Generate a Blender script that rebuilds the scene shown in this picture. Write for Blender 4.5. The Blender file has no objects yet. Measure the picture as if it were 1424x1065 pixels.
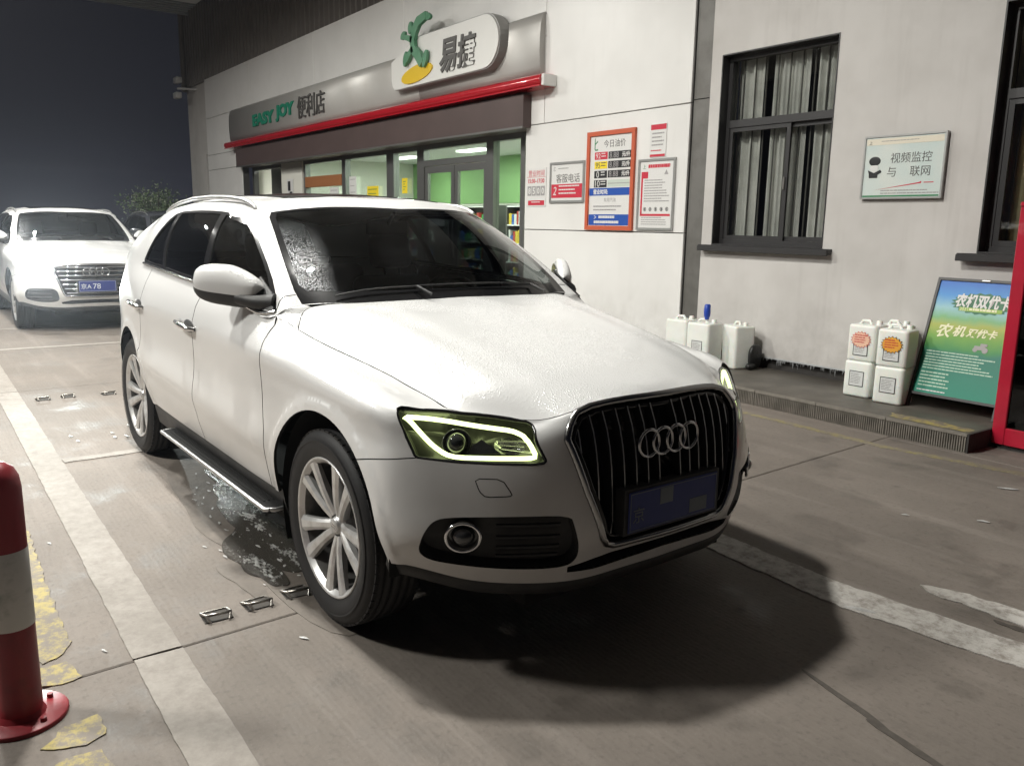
import bpy, bmesh, math, random
import numpy as np
from mathutils import Vector, Matrix
from mathutils.geometry import delaunay_2d_cdt
random.seed(7)
PI = math.pi
scene = bpy.context.scene
COL = scene.collection

# ------------------------------------------------------------------ camera
def _basis(yaw, pitch, roll):
    cy, sy, cp, sp = math.cos(yaw), math.sin(yaw), math.cos(pitch), math.sin(pitch)
    f = Vector((cp*cy, cp*sy, sp)); r = Vector((sy, -cy, 0)); u = r.cross(f)
    cr, sr = math.cos(roll), math.sin(roll)
    return cr*r+sr*u, -sr*r+cr*u, f
r_, u_, f_ = _basis(math.radians(143.84175), math.radians(-10.91467), math.radians(.96537))
cam = bpy.data.cameras.new('camera'); cam.sensor_width = 36; cam.lens = 1144.01/1424*36
cam.clip_start = .05; cam.clip_end = 2000
co = bpy.data.objects.new('camera', cam); COL.objects.link(co)
m = Matrix.Identity(4)
for i in range(3):
    m[i][0], m[i][1], m[i][2] = r_[i], u_[i], -f_[i]
m[0][3], m[1][3], m[2][3] = 2.72493, -2.01550, 1.47015
co.matrix_world = m
scene.camera = co

# ------------------------------------------------------------------ night sky
world = bpy.data.worlds.new('World'); scene.world = world; world.use_nodes = True
wn = world.node_tree; wn.nodes.clear()
out = wn.nodes.new('ShaderNodeOutputWorld'); bg = wn.nodes.new('ShaderNodeBackground')
tc = wn.nodes.new('ShaderNodeTexCoord'); sx = wn.nodes.new('ShaderNodeSeparateXYZ')
rp = wn.nodes.new('ShaderNodeValToRGB')
wn.links.new(tc.outputs['Generated'], sx.inputs[0]); wn.links.new(sx.outputs['Z'], rp.inputs[0])
e = rp.color_ramp.elements
e[0].position = 0.0; e[0].color = (.052, .054, .078, 1)      # city glow in the mist along the horizon
e[1].position = .55; e[1].color = (.010, .011, .017, 1)
for p_, c_ in ((.035, (.044, .046, .067, 1)), (.10, (.029, .0305, .043, 1)), (.2, (.0205, .0215, .0305, 1))):
    q = rp.color_ramp.elements.new(p_); q.color = c_
wn.links.new(rp.outputs[0], bg.inputs[0]); bg.inputs[1].default_value = .44
wn.links.new(bg.outputs[0], out.inputs[0])

scene.view_settings.view_transform = 'Standard'; scene.view_settings.look = 'None'
scene.view_settings.exposure = 0; scene.view_settings.gamma = 1; scene.view_settings.use_curve_mapping = False
scene.render.engine = 'CYCLES'
scene.cycles.use_denoising = True
scene.cycles.max_bounces = 8; scene.cycles.transparent_max_bounces = 12
scene.cycles.sample_clamp_indirect = 4.0; scene.cycles.caustics_reflective = False; scene.cycles.caustics_refractive = False

# lamps under the canopy of the filling station (their housings are built with the canopy)
LAMPS = [(-1.9, -1.1, 470, .42), (-6.4, -1.9, 500, .42), (-12.0, -1.6, 380, .42), (-3.4, -6.0, 760, .95), (-10.5, -7.5, 300, .42), (-17, -3.5, 430, .42)]
CANOPY_Z = 6.3
for x_, y_, w_, s_ in LAMPS:
    L = bpy.data.lights.new('canopy_lamp_light', 'AREA'); L.shape = 'DISK'; L.size = s_; L.energy = w_; L.color = (1, .985, .925); L.spread = math.radians(172)
    o = bpy.data.objects.new('canopy_lamp_light', L); o.location = (x_, y_, CANOPY_Z-.075); COL.objects.link(o)

# ------------------------------------------------------------------ materials
def mat(name, col, rough=.5, metal=0., coat=0., coat_rough=.03, emit=None, estr=0., noise=None, bump=None, spec=.5, alpha=None, trans=0., ior=1.45):
    """noise=(scale, colour2, lo, hi[, coord]); bump=(scale, strength, distance)"""
    M = bpy.data.materials.new(name); M.use_nodes = True
    nt = M.node_tree; b = nt.nodes['Principled BSDF']
    b.inputs['Base Color'].default_value = (*col, 1); b.inputs['Roughness'].default_value = rough; b.inputs['Metallic'].default_value = metal
    b.inputs['Coat Weight'].default_value = coat; b.inputs['Coat Roughness'].default_value = coat_rough
    b.inputs['Specular IOR Level'].default_value = spec; b.inputs['Transmission Weight'].default_value = trans; b.inputs['IOR'].default_value = ior
    if emit: b.inputs['Emission Color'].default_value = (*emit, 1); b.inputs['Emission Strength'].default_value = estr
    if noise or bump:
        t = nt.nodes.new('ShaderNodeTexCoord')
    if noise:
        n = nt.nodes.new('ShaderNodeTexNoise'); n.inputs['Scale'].default_value = noise[0]; n.inputs['Detail'].default_value = 7; n.inputs['Roughness'].default_value = .62
        nt.links.new(t.outputs['Object'], n.inputs['Vector'])
        r = nt.nodes.new('ShaderNodeValToRGB'); r.color_ramp.elements[0].position = noise[2]; r.color_ramp.elements[1].position = noise[3]
        r.color_ramp.elements[0].color = (*col, 1); r.color_ramp.elements[1].color = (*noise[1], 1)
        nt.links.new(n.outputs['Fac'], r.inputs[0]); nt.links.new(r.outputs[0], b.inputs['Base Color'])
    if bump:
        n2 = nt.nodes.new('ShaderNodeTexNoise'); n2.inputs['Scale'].default_value = bump[0]; n2.inputs['Detail'].default_value = 5
        nt.links.new(t.outputs['Object'], n2.inputs['Vector'])
        bn = nt.nodes.new('ShaderNodeBump'); bn.inputs['Strength'].default_value = bump[1]; bn.inputs['Distance'].default_value = bump[2]
        nt.links.new(n2.outputs['Fac'], bn.inputs['Height']); nt.links.new(bn.outputs[0], b.inputs['Normal'])
    return M

def math_node(nt, op, a, b=None, c=None):
    n = nt.nodes.new('ShaderNodeMath'); n.operation = op
    for i, v in enumerate((a, b, c)):
        if v is None: continue
        if isinstance(v, (int, float)): n.inputs[i].default_value = v
        else: nt.links.new(v, n.inputs[i])
    return n.outputs[0]

def glass(name, tint, refl_rough=.0, frost=None, ior=1.5):
    """thin pane: Fresnel reflection over a tinted transparent sheet, optionally with a patch of frosty droplets"""
    M = bpy.data.materials.new(name); M.use_nodes = True; nt = M.node_tree; nt.nodes.clear()
    o = nt.nodes.new('ShaderNodeOutputMaterial'); mx = nt.nodes.new('ShaderNodeMixShader')
    tr = nt.nodes.new('ShaderNodeBsdfTransparent'); tr.inputs[0].default_value = (*tint, 1)
    gl = nt.nodes.new('ShaderNodeBsdfGlossy'); gl.inputs['Roughness'].default_value = refl_rough; gl.inputs[0].default_value = (1, 1, 1, 1)
    ge = nt.nodes.new('ShaderNodeNewGeometry'); dt = nt.nodes.new('ShaderNodeVectorMath'); dt.operation = 'DOT_PRODUCT'
    nt.links.new(ge.outputs['Normal'], dt.inputs[0]); nt.links.new(ge.outputs['Incoming'], dt.inputs[1])
    f0 = ((ior-1)/(ior+1))**2
    c5 = math_node(nt, 'POWER', math_node(nt, 'SUBTRACT', 1.0, math_node(nt, 'ABSOLUTE', dt.outputs['Value'])), 5.0)
    nt.links.new(math_node(nt, 'MULTIPLY_ADD', c5, 1-f0, f0), mx.inputs[0]); nt.links.new(tr.outputs[0], mx.inputs[1]); nt.links.new(gl.outputs[0], mx.inputs[2])
    last = mx
    if frost: last = frost(nt, mx)
    nt.links.new(last.outputs[0], o.inputs[0])
    return M

# ------------------------------------------------------------------ mesh helpers
class MB:
    """collects shapes into one mesh"""
    def __init__(s): s.v = []; s.f = []; s.mi = []; s.sm = []; s.cur = 0
    def add(s, vs, fs, smooth=False):
        o = len(s.v); s.v += [tuple(v) for v in vs]; s.f += [tuple(o+i for i in f) for f in fs]; s.mi += [s.cur]*len(fs); s.sm += [smooth]*len(fs); return s
    def box(s, x0, x1, y0, y1, z0, z1):
        v = [(x, y, z) for x in (x0, x1) for y in (y0, y1) for z in (z0, z1)]
        return s.add(v, [(0,1,3,2),(4,6,7,5),(0,4,5,1),(2,3,7,6),(0,2,6,4),(1,5,7,3)])
    def obox(s, c, ax, ay, az):
        c, ax, ay, az = map(Vector, (c, ax, ay, az))
        v = [c+ax*i+ay*j+az*k for i in (-1,1) for j in (-1,1) for k in (-1,1)]
        return s.add(v, [(0,1,3,2),(4,6,7,5),(0,4,5,1),(2,3,7,6),(0,2,6,4),(1,5,7,3)])
    def bbox(s, x0, x1, y0, y1, z0, z1, b=.01, seg=2):
        bm = bmesh.new(); bmesh.ops.create_cube(bm, size=1)
        for v in bm.verts: v.co = Vector(((x0+x1)/2+v.co.x*(x1-x0), (y0+y1)/2+v.co.y*(y1-y0), (z0+z1)/2+v.co.z*(z1-z0)))
        bmesh.ops.bevel(bm, geom=bm.edges[:], offset=b, segments=seg, profile=.5, affect='EDGES')
        return s.bm(bm, seg > 1)
    def bm(s, bm, smooth=False):
        bm.verts.index_update(); s.add([v.co.copy() for v in bm.verts], [[v.index for v in f.verts] for f in bm.faces], smooth); bm.free(); return s
    def prism(s, poly, d, off=(0,0,0)):
        """poly: 3-D outline, d: extrusion vector"""
        n = len(poly); d = Vector(d); a = [Vector(p) for p in poly]; b = [p+d for p in a]
        return s.add(a+b, [tuple(range(n))[::-1], tuple(range(n, 2*n))]+[(i, (i+1) % n, n+(i+1) % n, n+i) for i in range(n)])
    def tube(s, pts, r, n=8, closed=False, caps=True, flat=None):
        P = [Vector(p) for p in pts]; N = len(P); R = r if isinstance(r, (list, tuple)) else [r]*N
        vs = []; prev = None
        for i in range(N):
            a = P[(i-1) % N] if (closed or i > 0) else P[i]; b = P[(i+1) % N] if (closed or i < N-1) else P[i]
            t = (b-a).normalized()
            if prev is None: prev = t.orthogonal().normalized()
            u = (prev-t*prev.dot(t)); u = u.normalized() if u.length > 1e-6 else t.orthogonal().normalized(); w = t.cross(u); prev = u
            for k in range(n):
                an = 2*PI*k/n; vs.append(P[i]+u*math.cos(an)*R[i]+w*math.sin(an)*R[i])
        fs = []
        for i in range(N if closed else N-1):
            j = (i+1) % N
            for k in range(n): fs.append((i*n+k, i*n+(k+1) % n, j*n+(k+1) % n, j*n+k))
        s.add(vs, fs, True)
        if caps and not closed: s.add(vs[:n], [tuple(range(n))[::-1]]); s.add(vs[-n:], [tuple(range(n))])
        return s
    def lathe(s, prof, c=(0,0,0), ax='z', n=32, smooth=True, a0=0, a1=2*PI):
        """prof: (radius, along-axis)"""
        full = abs(a1-a0-2*PI) < 1e-6; m = n if full else n+1; vs = []
        for i in range(m):
            a = a0+(a1-a0)*i/n; ca, sa = math.cos(a), math.sin(a)
            for r, h in prof:
                p = {'z': (r*ca, r*sa, h), 'y': (r*ca, h, r*sa), 'x': (h, r*ca, r*sa)}[ax]; vs.append((p[0]+c[0], p[1]+c[1], p[2]+c[2]))
        k = len(prof); fs = []
        for i in range(n):
            j = (i+1) % m
            for q in range(k-1): fs.append((i*k+q, j*k+q, j*k+q+1, i*k+q+1))
        return s.add(vs, fs, smooth)
    def ell(s, c, r, n=16, m=10, q=1.0):
        vs = []; 
        sg = lambda v, e: math.copysign(abs(v)**e, v)
        for i in range(m+1):
            t = -PI/2+PI*i/m
            for k in range(n):
                a = 2*PI*k/n; vs.append((c[0]+r[0]*sg(math.cos(t), q)*sg(math.cos(a), q), c[1]+r[1]*sg(math.cos(t), q)*sg(math.sin(a), q), c[2]+r[2]*sg(math.sin(t), q)))
        return s.add(vs, [(i*n+k, i*n+(k+1) % n, (i+1)*n+(k+1) % n, (i+1)*n+k) for i in range(m) for k in range(n)], True)
    def build(s, name, mats, parent=None, loc=None, rot=None, fix=True):
        me = bpy.data.meshes.new(name); me.from_pydata(s.v, [], s.f)
        mats = mats if isinstance(mats, (list, tuple)) else [mats]
        for q in mats: me.materials.append(q)
        me.polygons.foreach_set('material_index', s.mi); me.polygons.foreach_set('use_smooth', s.sm)
        if fix:
            b = bmesh.new(); b.from_mesh(me); bmesh.ops.recalc_face_normals(b, faces=b.faces[:]); b.to_mesh(me); b.free()
        me.update()
        o = bpy.data.objects.new(name, me); COL.objects.link(o)
        if parent: o.parent = parent
        if loc: o.location = loc
        if rot: o.rotation_euler = rot
        return o

def tag(o, label, cat, group=None):
    o['label'] = label; o['category'] = cat
    if group: o['group'] = group
    return o
def thing(name, label, cat, loc=(0,0,0), rz=0, group=None):
    o = bpy.data.objects.new(name, None); COL.objects.link(o); o.location = loc; o.rotation_euler = (0, 0, rz); o.empty_display_size = .1
    return tag(o, label, cat, group)
def struct(o): o['kind'] = 'structure'; return o
def stuff(o): o['kind'] = 'stuff'; return o
def inst(src, name, parent=None, loc=(0,0,0), rot=(0,0,0)):
    o = bpy.data.objects.new(name, src.data); COL.objects.link(o); o.location = loc; o.rotation_euler = rot
    if parent: o.parent = parent
    return o
def copy_tree(o, parent=None):
    c = o.copy(); COL.objects.link(c)
    if parent: c.parent = parent
    for ch in list(o.children): copy_tree(ch, c)
    return c
_font = None
def text(body, size, m, parent, loc, rot=(PI/2, 0, 0), ext=.001, width=None, bold=0., name='lettering', align='CENTER', shear=0., squash=None):
    """raised lettering; width fits the word to that many metres"""
    cu = bpy.data.curves.new('t', 'FONT'); cu.body = body; cu.size = size; cu.align_x = align; cu.align_y = 'CENTER'; cu.extrude = ext; cu.resolution_u = 3; cu.offset = bold; cu.shear = shear
    t = bpy.data.objects.new('t', cu); COL.objects.link(t)
    dg = bpy.context.evaluated_depsgraph_get(); me = bpy.data.meshes.new_from_object(t.evaluated_get(dg)); bpy.data.objects.remove(t)
    me.name = name; me.materials.clear(); me.materials.append(m)
    if len(me.vertices):
        c = np.array([v.co for v in me.vertices]); w = np.ptp(c[:, 0]); k = width/w if width else 1.; kz = squash or k
        cx, cy = (c[:, 0].max()+c[:, 0].min())/2, (c[:, 1].max()+c[:, 1].min())/2
        for v in me.vertices: v.co = Vector(((v.co.x-(cx if align == 'CENTER' else 0))*k, (v.co.y-cy)*(k if not squash else squash), v.co.z))
    o = bpy.data.objects.new(name, me); COL.objects.link(o); o.location = loc; o.rotation_euler = rot
    if parent: o.parent = parent
    return o

# ================================================================== smooth surfaces of the car bodies
# ---------- smooth tensor surfaces through a net of control points ----------
def c2spline(k, Pn, q):
    """natural C2 cubic through points Pn at knots k, evaluated at q"""
    n=len(k);h=np.diff(k);A=np.zeros((n,n));b=np.zeros((n,)+Pn.shape[1:])
    A[0,0]=A[-1,-1]=1
    for i in range(1,n-1):
        A[i,i-1]=h[i-1];A[i,i]=2*(h[i-1]+h[i]);A[i,i+1]=h[i]
        b[i]=6*((Pn[i+1]-Pn[i])/h[i]-(Pn[i]-Pn[i-1])/h[i-1])
    M=np.linalg.solve(A,b.reshape(n,-1)).reshape(b.shape)
    i=np.clip(np.searchsorted(k,q)-1,0,n-2)
    sh=(-1,)+(1,)*(Pn.ndim-1)
    a=((k[i+1]-q)/h[i]).reshape(sh);c=((q-k[i])/h[i]).reshape(sh);hh=h[i].reshape(sh)
    return a*Pn[i]+c*Pn[i+1]+((a**3-a)*M[i]+(c**3-c)*M[i+1])*hh**2/6
def hermite(k,Pn,q):
    """local (Catmull-Rom style, damped) cubic"""
    n=len(k);h=np.diff(k)
    sl=np.diff(Pn,axis=0)/h.reshape((-1,)+(1,)*(Pn.ndim-1))
    m=np.empty_like(Pn);m[0]=sl[0];m[-1]=sl[-1]
    for i in range(1,n-1): m[i]=(sl[i-1]*h[i]+sl[i]*h[i-1])/(h[i-1]+h[i])
    i=np.clip(np.searchsorted(k,q)-1,0,n-2)
    sh=(-1,)+(1,)*(Pn.ndim-1)
    t=((q-k[i])/h[i]).reshape(sh);hh=h[i].reshape(sh)
    return (2*t**3-3*t**2+1)*Pn[i]+(t**3-2*t**2+t)*hh*m[i]+(-2*t**3+3*t**2)*Pn[i+1]+(t**3-t**2)*hh*m[i+1]
class Surf:
    """net[col][row] -> xyz ; parameters roughly in metres. mirror: reflect the net across y=0 at col 0 (and last) for a smooth centre line"""
    def __init__(s, net, mir=True, N=None, local=False):
        s.fu=hermite if local else c2spline;net=np.array(net,float);s.nc,s.nr=net.shape[:2]
        d=np.linalg.norm(np.diff(net,axis=0),axis=2).mean(1);s.ku=np.concatenate([[0],np.cumsum(d)])
        d=np.linalg.norm(np.diff(net,axis=1),axis=2).mean(0);s.kt=np.concatenate([[0],np.cumsum(d)])
        s.U,s.Tt=s.ku[-1],s.kt[-1]
        m=2
        F=np.array([1,-1,1])
        a=net[1:m+1][::-1]*F;s_k=[-s.ku[i] for i in range(m,0,-1)]
        b=net[-m-1:-1][::-1]*F;e_k=[2*s.U-s.ku[-1-i] for i in range(1,m+1)]
        if mir=='both': net2=np.concatenate([a,net,b]);k=np.array(s_k+list(s.ku)+e_k)
        elif mir: net2=np.concatenate([a,net]);k=np.array(s_k+list(s.ku))
        else: net2=net;k=s.ku
        s.net=net2;s.k=k
        N=N or (int(s.U/.02)+2,int(s.Tt/.02)+2)
        s.gu=np.linspace(0,s.U,N[0]);s.gt=np.linspace(0,s.Tt,N[1])
        s.G=s.grid(s.gu,s.gt)
        s._du=s.G*0;s._dt=s.G*0
    def grid(s,u,t):
        R=s.fu(s.k,s.net,np.asarray(u,float))       # (nu, rows, 3)
        R=np.transpose(R,(1,0,2));R=hermite(s.kt,R,np.asarray(t,float))
        return np.transpose(R,(1,0,2))
    def ev(s,uv):
        uv=np.asarray(uv,float).reshape(-1,2)
        R=s.fu(s.k,s.net,uv[:,0])                   # (n,rows,3)
        h=np.diff(s.kt);n=s.nr
        sl=np.diff(R,axis=1)/h[None,:,None];m=np.empty_like(R);m[:,0]=sl[:,0];m[:,-1]=sl[:,-1]
        for i in range(1,n-1): m[:,i]=(sl[:,i-1]*h[i]+sl[:,i]*h[i-1])/(h[i-1]+h[i])
        q=np.clip(uv[:,1],0,s.Tt);i=np.clip(np.searchsorted(s.kt,q)-1,0,n-2);r=np.arange(len(q))
        t=((q-s.kt[i])/h[i])[:,None];hh=h[i][:,None]
        return (2*t**3-3*t**2+1)*R[r,i]+(t**3-2*t**2+t)*hh*m[r,i]+(-2*t**3+3*t**2)*R[r,i+1]+(t**3-t**2)*hh*m[r,i+1]
    def nrm(s,uv):
        uv=np.asarray(uv,float).reshape(-1,2);e=2e-3
        lo=uv.copy();hi=uv.copy();lo[:,0]=np.clip(uv[:,0]-e,-.05,s.U);hi[:,0]=np.clip(uv[:,0]+e,0,s.U+.0)
        du=s.ev(hi)-s.ev(lo)
        lo=uv.copy();hi=uv.copy();lo[:,1]=np.clip(uv[:,1]-e,0,s.Tt);hi[:,1]=np.clip(uv[:,1]+e,0,s.Tt)
        dt=s.ev(hi)-s.ev(lo)
        n=np.cross(du,dt);n/=np.linalg.norm(n,axis=1)[:,None]+1e-12
        return n
    def inv(s,P):
        """parameters of the surface points nearest to P"""
        P=np.asarray(P,float).reshape(-1,3);out=[]
        for p in P:
            d=((s.G-p)**2).sum(2);i,j=np.unravel_index(d.argmin(),d.shape);q=np.array([s.gu[i],s.gt[j]])
            for _ in range(6):
                e=1e-3;S=s.ev([q,q+[e,0],q+[0,e]]) if q[1]+e<=s.Tt and q[0]+e<=s.U else s.ev([q,q-[e,0],q-[0,e]])
                sg=1 if q[1]+e<=s.Tt and q[0]+e<=s.U else -1
                J=np.stack([(S[1]-S[0])/e*sg,(S[2]-S[0])/e*sg],1)
                dq=np.linalg.lstsq(J,p-S[0],rcond=None)[0];dq=np.clip(dq,-.03,.03)
                q=np.clip(q+dq,[0,0],[s.U,s.Tt])
            out.append(q)
        return np.array(out)
    def hit(s,o,d):
        """ray against the surface: parameters and point"""
        G=s.G;a=G[:-1,:-1].reshape(-1,3);b=G[1:,:-1].reshape(-1,3);c=G[1:,1:].reshape(-1,3);e=G[:-1,1:].reshape(-1,3)
        best=None
        for v0,v1,v2 in((a,b,c),(a,c,e)):
            e1=v1-v0;e2=v2-v0;h=np.cross(d,e2);det=(e1*h).sum(1);det[abs(det)<1e-14]=1e-14
            f=1/det;sv=o-v0;u=f*(sv*h).sum(1);q=np.cross(sv,e1);v=f*(q@d);t=f*(e2*q).sum(1)
            m=(u>=-1e-6)&(v>=-1e-6)&(u+v<=1+1e-6)&(t>0)
            if m.any():
                k=np.where(m)[0];k=k[t[k].argmin()]
                if best is None or t[k]<best: best=t[k]
        return None if best is None else o+best*d
def lerp(a,b,t): return [a[i]+(b[i]-a[i])*t for i in range(3)]
# columns of the wrap-around belt: front centre -> corner -> side -> rear centre ; rows bottom -> top
# top edge (hood shut line, then beltline)
TOP=[(.800,0,.910),(.790,.2,.907),(.766,.355,.888),(.703,.470,.859),(.592,.583,.870),(.50,.670,.885),(.43,.677,.90),(.33,.688,.918),(.2,.70,.942),(0,.722,.972),(-.2,.748,1.0),(-.40,.785,1.045),
 (-.62,.845,1.118),(-1.0,.868,1.137),(-1.5,.870,1.160),(-2.0,.864,1.180),(-2.35,.855,1.192),(-2.7,.842,1.202),(-3.0,.815,1.207),(-3.25,.77,1.203),(-3.42,.69,1.195),(-3.52,.52,1.19),(-3.57,.28,1.188),(-3.58,0,1.188)]
# z of rows 0..5 and points on rows
def row(zs,pts): return [(p[0],p[1],z) for p,z in zip(pts,zs)]
R0=[(.80,0,.33),(.795,.2,.33),(.765,.385,.325),(.69,.575,.335),(.62,.70,.355),(.545,.795,.385),(.48,.85,.395),(.40,.875,.405),(.2,.888,.42),(0,.893,.425),(-.22,.895,.425),(-.45,.897,.425),
 (-.7,.90,.425),(-1.0,.90,.427),(-1.5,.90,.43),(-2.0,.90,.435),(-2.35,.897,.44),(-2.75,.875,.43),(-3.08,.845,.42),(-3.31,.79,.42),(-3.48,.68,.42),(-3.60,.52,.42),(-3.67,.28,.42),(-3.68,0,.42)]
R1=[(.862,0,.50),(.853,.2,.50),(.815,.41,.50),(.722,.61,.50),(.645,.74,.50),(.57,.832,.50),(.50,.88,.505),(.41,.905,.51),(.2,.922,.515),(0,.928,.515),(-.22,.928,.515),(-.45,.924,.51),
 (-.7,.924,.51),(-1.0,.926,.515),(-1.5,.93,.525),(-2.0,.932,.535),(-2.35,.932,.535),(-2.75,.91,.535),(-3.08,.877,.53),(-3.34,.815,.53),(-3.52,.70,.53),(-3.65,.52,.53),(-3.73,.28,.53),(-3.74,0,.53)]
R2=[(.862,0,.62),(.850,.2,.62),(.808,.41,.62),(.715,.60,.62),(.63,.73,.62),(.55,.825,.62),(.485,.872,.62),(.40,.902,.62),(.2,.928,.615),(0,.937,.61),(-.22,.938,.60),(-.45,.936,.595),
 (-.7,.938,.60),(-1.0,.94,.61),(-1.5,.945,.63),(-2.0,.947,.645),(-2.35,.946,.65),(-2.75,.924,.65),(-3.08,.888,.64),(-3.33,.82,.64),(-3.51,.705,.64),(-3.64,.52,.64),(-3.72,.28,.64),(-3.73,0,.64)]
R3=[(.845,0,.75),(.835,.2,.75),(.79,.40,.75),(.695,.575,.755),(.60,.705,.76),(.52,.80,.765),(.46,.85,.77),(.38,.885,.775),(.2,.918,.775),(0,.932,.775),(-.22,.932,.77),(-.45,.929,.77),
 (-.7,.928,.77),(-1.0,.929,.78),(-1.5,.932,.79),(-2.0,.935,.80),(-2.35,.936,.80),(-2.75,.917,.80),(-3.08,.88,.80),(-3.32,.81,.80),(-3.48,.70,.80),(-3.60,.52,.80),(-3.67,.28,.80),(-3.68,0,.80)]
R4=[(.815,0,.85),(.805,.2,.85),(.765,.385,.845),(.690,.520,.825),(.582,.650,.838),(.495,.755,.865),(.435,.812,.88),(.355,.855,.895),(.2,.888,.91),(0,.905,.925),(-.22,.914,.94),(-.45,.920,.955),
 (-.7,.924,.97),(-1.0,.927,.98),(-1.5,.931,.995),(-2.0,.934,1.005),(-2.35,.934,1.01),(-2.75,.912,1.01),(-3.08,.875,1.01),(-3.30,.80,1.005),(-3.45,.69,1.0),(-3.56,.52,1.0),(-3.64,.28,1.0),(-3.65,0,1.0)]
R5=[(.795,0,.89),(.787,.2,.887),(.75,.372,.875),(.688,.487,.846),(.582,.606,.860),(.50,.712,.88),(.435,.758,.897),(.35,.79,.917),(.2,.818,.937),(0,.842,.957),(-.22,.862,.98),(-.45,.878,1.01),
 (-.68,.892,1.04),(-1.0,.905,1.055),(-1.5,.909,1.07),(-2.0,.908,1.085),(-2.35,.903,1.095),(-2.75,.885,1.10),(-3.05,.85,1.105),(-3.28,.785,1.10),(-3.44,.69,1.095),(-3.56,.53,1.095),(-3.61,.28,1.095),(-3.62,0,1.095)]

def adj(i,r,p):
    x,y,z=p
    if r<6:
        if i<=2: x+= .024
        elif i==3: x+=.012
    if 1<=r<=4 and 7<=i<=12: y-= [0,0,0,0,0,0,0,.012,.028,.032,.028,.020,.016][i]
    if 1<=r<=4 and 13<=i<=18: y-=[.015,.015,.017,.019,.02,.014][i-13]
    if r==0 and 7<=i<=18: y-=.018;z-= .03
    if r==5 and 5<=i<=11: z-=(.002,.006,.010,.012,.012,.010,.006)[i-5]
    if r==5 and 7<=i<=18: y-=.008
    return (x,y,z)
BELT=Surf([[adj(i,r,R[i]) for r,R in enumerate((R0,R1,R2,R3,R4,R5,TOP))] for i in range(len(TOP))],'both')
# hood: stations from leading edge to windscreen, each from centre to shut line
FR=np.array([0,.15,.3,.425,.55,.65,.75,.825,.9,.95,1.])
BU=np.interp(FR,(0,.3,.55,.75,.9,1),(0,.022,.042,.050,.030,0))
def station(c,e,k): return [(c[0]+(e[0]-c[0])*(f**1.5),e[1]*f,c[2]+(e[2]-c[2])*f+d*k) for f,d in zip(FR,BU)]
_lu=np.interp(np.arange(11)/2.,np.arange(6),BELT.ku[:6])
LEAD=BELT.ev(np.stack([_lu,np.full(11,BELT.Tt)],1))
_re=np.array([(-.385,0,1.147),(-.398,.27,1.143),(-.442,.50,1.137),(-.50,.68,1.122),(-.465,.745,1.085),TOP[11]])
REAR=c2spline(np.array([0,.3,.55,.75,.9,1.]),_re,FR)
_c=np.array([(.735,0,.942),(.62,0,.972),(.42,0,1.014),(.15,0,1.066),(-.1,0,1.112),(-.385,0,1.147)]);_kk=np.array([.75,1.0,1.15,1.3,1.4,1.2])
_q=np.arange(11)/2.;_cc=c2spline(np.arange(6.),_c,_q);_kq=np.interp(_q,np.arange(6),_kk)
_eu=np.interp(6+_q,np.arange(len(TOP)),BELT.ku);_ee=BELT.ev(np.stack([_eu,np.full(11,BELT.Tt)],1))
HOOD=Surf(np.transpose(np.array([LEAD]+[station(_cc[i],_ee[i],_kq[i]) for i in range(10)]+[REAR]),(1,0,2)),True)
# greenhouse: base -> top pairs
GP=[((-.385,0,1.145),(-1.07,0,1.582)),((-.395,.25,1.143),(-1.08,.22,1.578)),((-.44,.5,1.138),(-1.11,.43,1.558)),((-.525,.715,1.128),(-1.17,.595,1.515)),
 ((-.52,.785,1.118),(-1.21,.64,1.508)),((-.53,.826,1.092),(-1.27,.674,1.500)),((-.95,.866,1.134),(-1.45,.69,1.518)),((-1.5,.870,1.160),(-1.85,.70,1.526)),
 ((-2.0,.864,1.180),(-2.25,.70,1.518)),((-2.35,.855,1.192),(-2.55,.69,1.497)),((-2.7,.842,1.202),(-2.82,.668,1.462)),((-3.0,.815,1.207),(-3.04,.64,1.44)),
 ((-3.25,.77,1.203),(-3.2,.59,1.445)),((-3.42,.69,1.195),(-3.29,.52,1.465)),((-3.52,.52,1.19),(-3.33,.42,1.485)),((-3.57,.28,1.188),(-3.36,.25,1.505)),((-3.58,0,1.188),(-3.37,0,1.515))]
BUL=[.035,.035,.033,.022,.02,.02,.028,.03,.03,.028,.025,.025,.03,.03,.03,.03,.03]
def gcol(b,t,k,i):
    b=np.array(b);t=np.array(t)
    if i<3: nd=np.array([.55,0,.83])
    elif i==3: nd=np.array([.45,.35,.8])
    elif i<6: nd=np.array([.25,.8,.5])
    elif i<12: nd=np.array([0,.93,.37])
    elif i<14: nd=np.array([-.6,.7,.3])
    else: nd=np.array([-.9,0,.4])
    out=[]
    for f,g in((0,0),(.33,.85),(.67,.85),(1,0)): out.append(tuple(b+(t-b)*f+nd*k*g))
    return out
GREEN=Surf([gcol(b,t,k,i) for i,((b,t),k) in enumerate(zip(GP,BUL))],'both',None,True)
G1=[t for _,t in GP]
def rst(c,e): return [(c[0]+(e[0]-c[0])*f**2,e[1]*f,c[2]+(e[2]-c[2])*g) for f,g in zip(RF,RH)]
RF=np.interp(np.arange(11)/2.,np.arange(6),(0,.35,.62,.84,.95,1));RH=np.interp(RF,(0,.35,.62,.84,.95,1),(0,.06,.22,.5,.76,1))
def gtop(c): return GREEN.ev(np.stack([np.interp(c,np.arange(GREEN.nc),GREEN.ku),np.full(len(c),GREEN.Tt)],1))
_rc=c2spline(np.arange(8.),np.array([G1[0],(-1.28,0,1.60),(-1.75,0,1.618),(-2.2,0,1.612),(-2.55,0,1.595),(-2.85,0,1.572),(-3.1,0,1.55),G1[16]]),np.arange(1,13)/2.)
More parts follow.
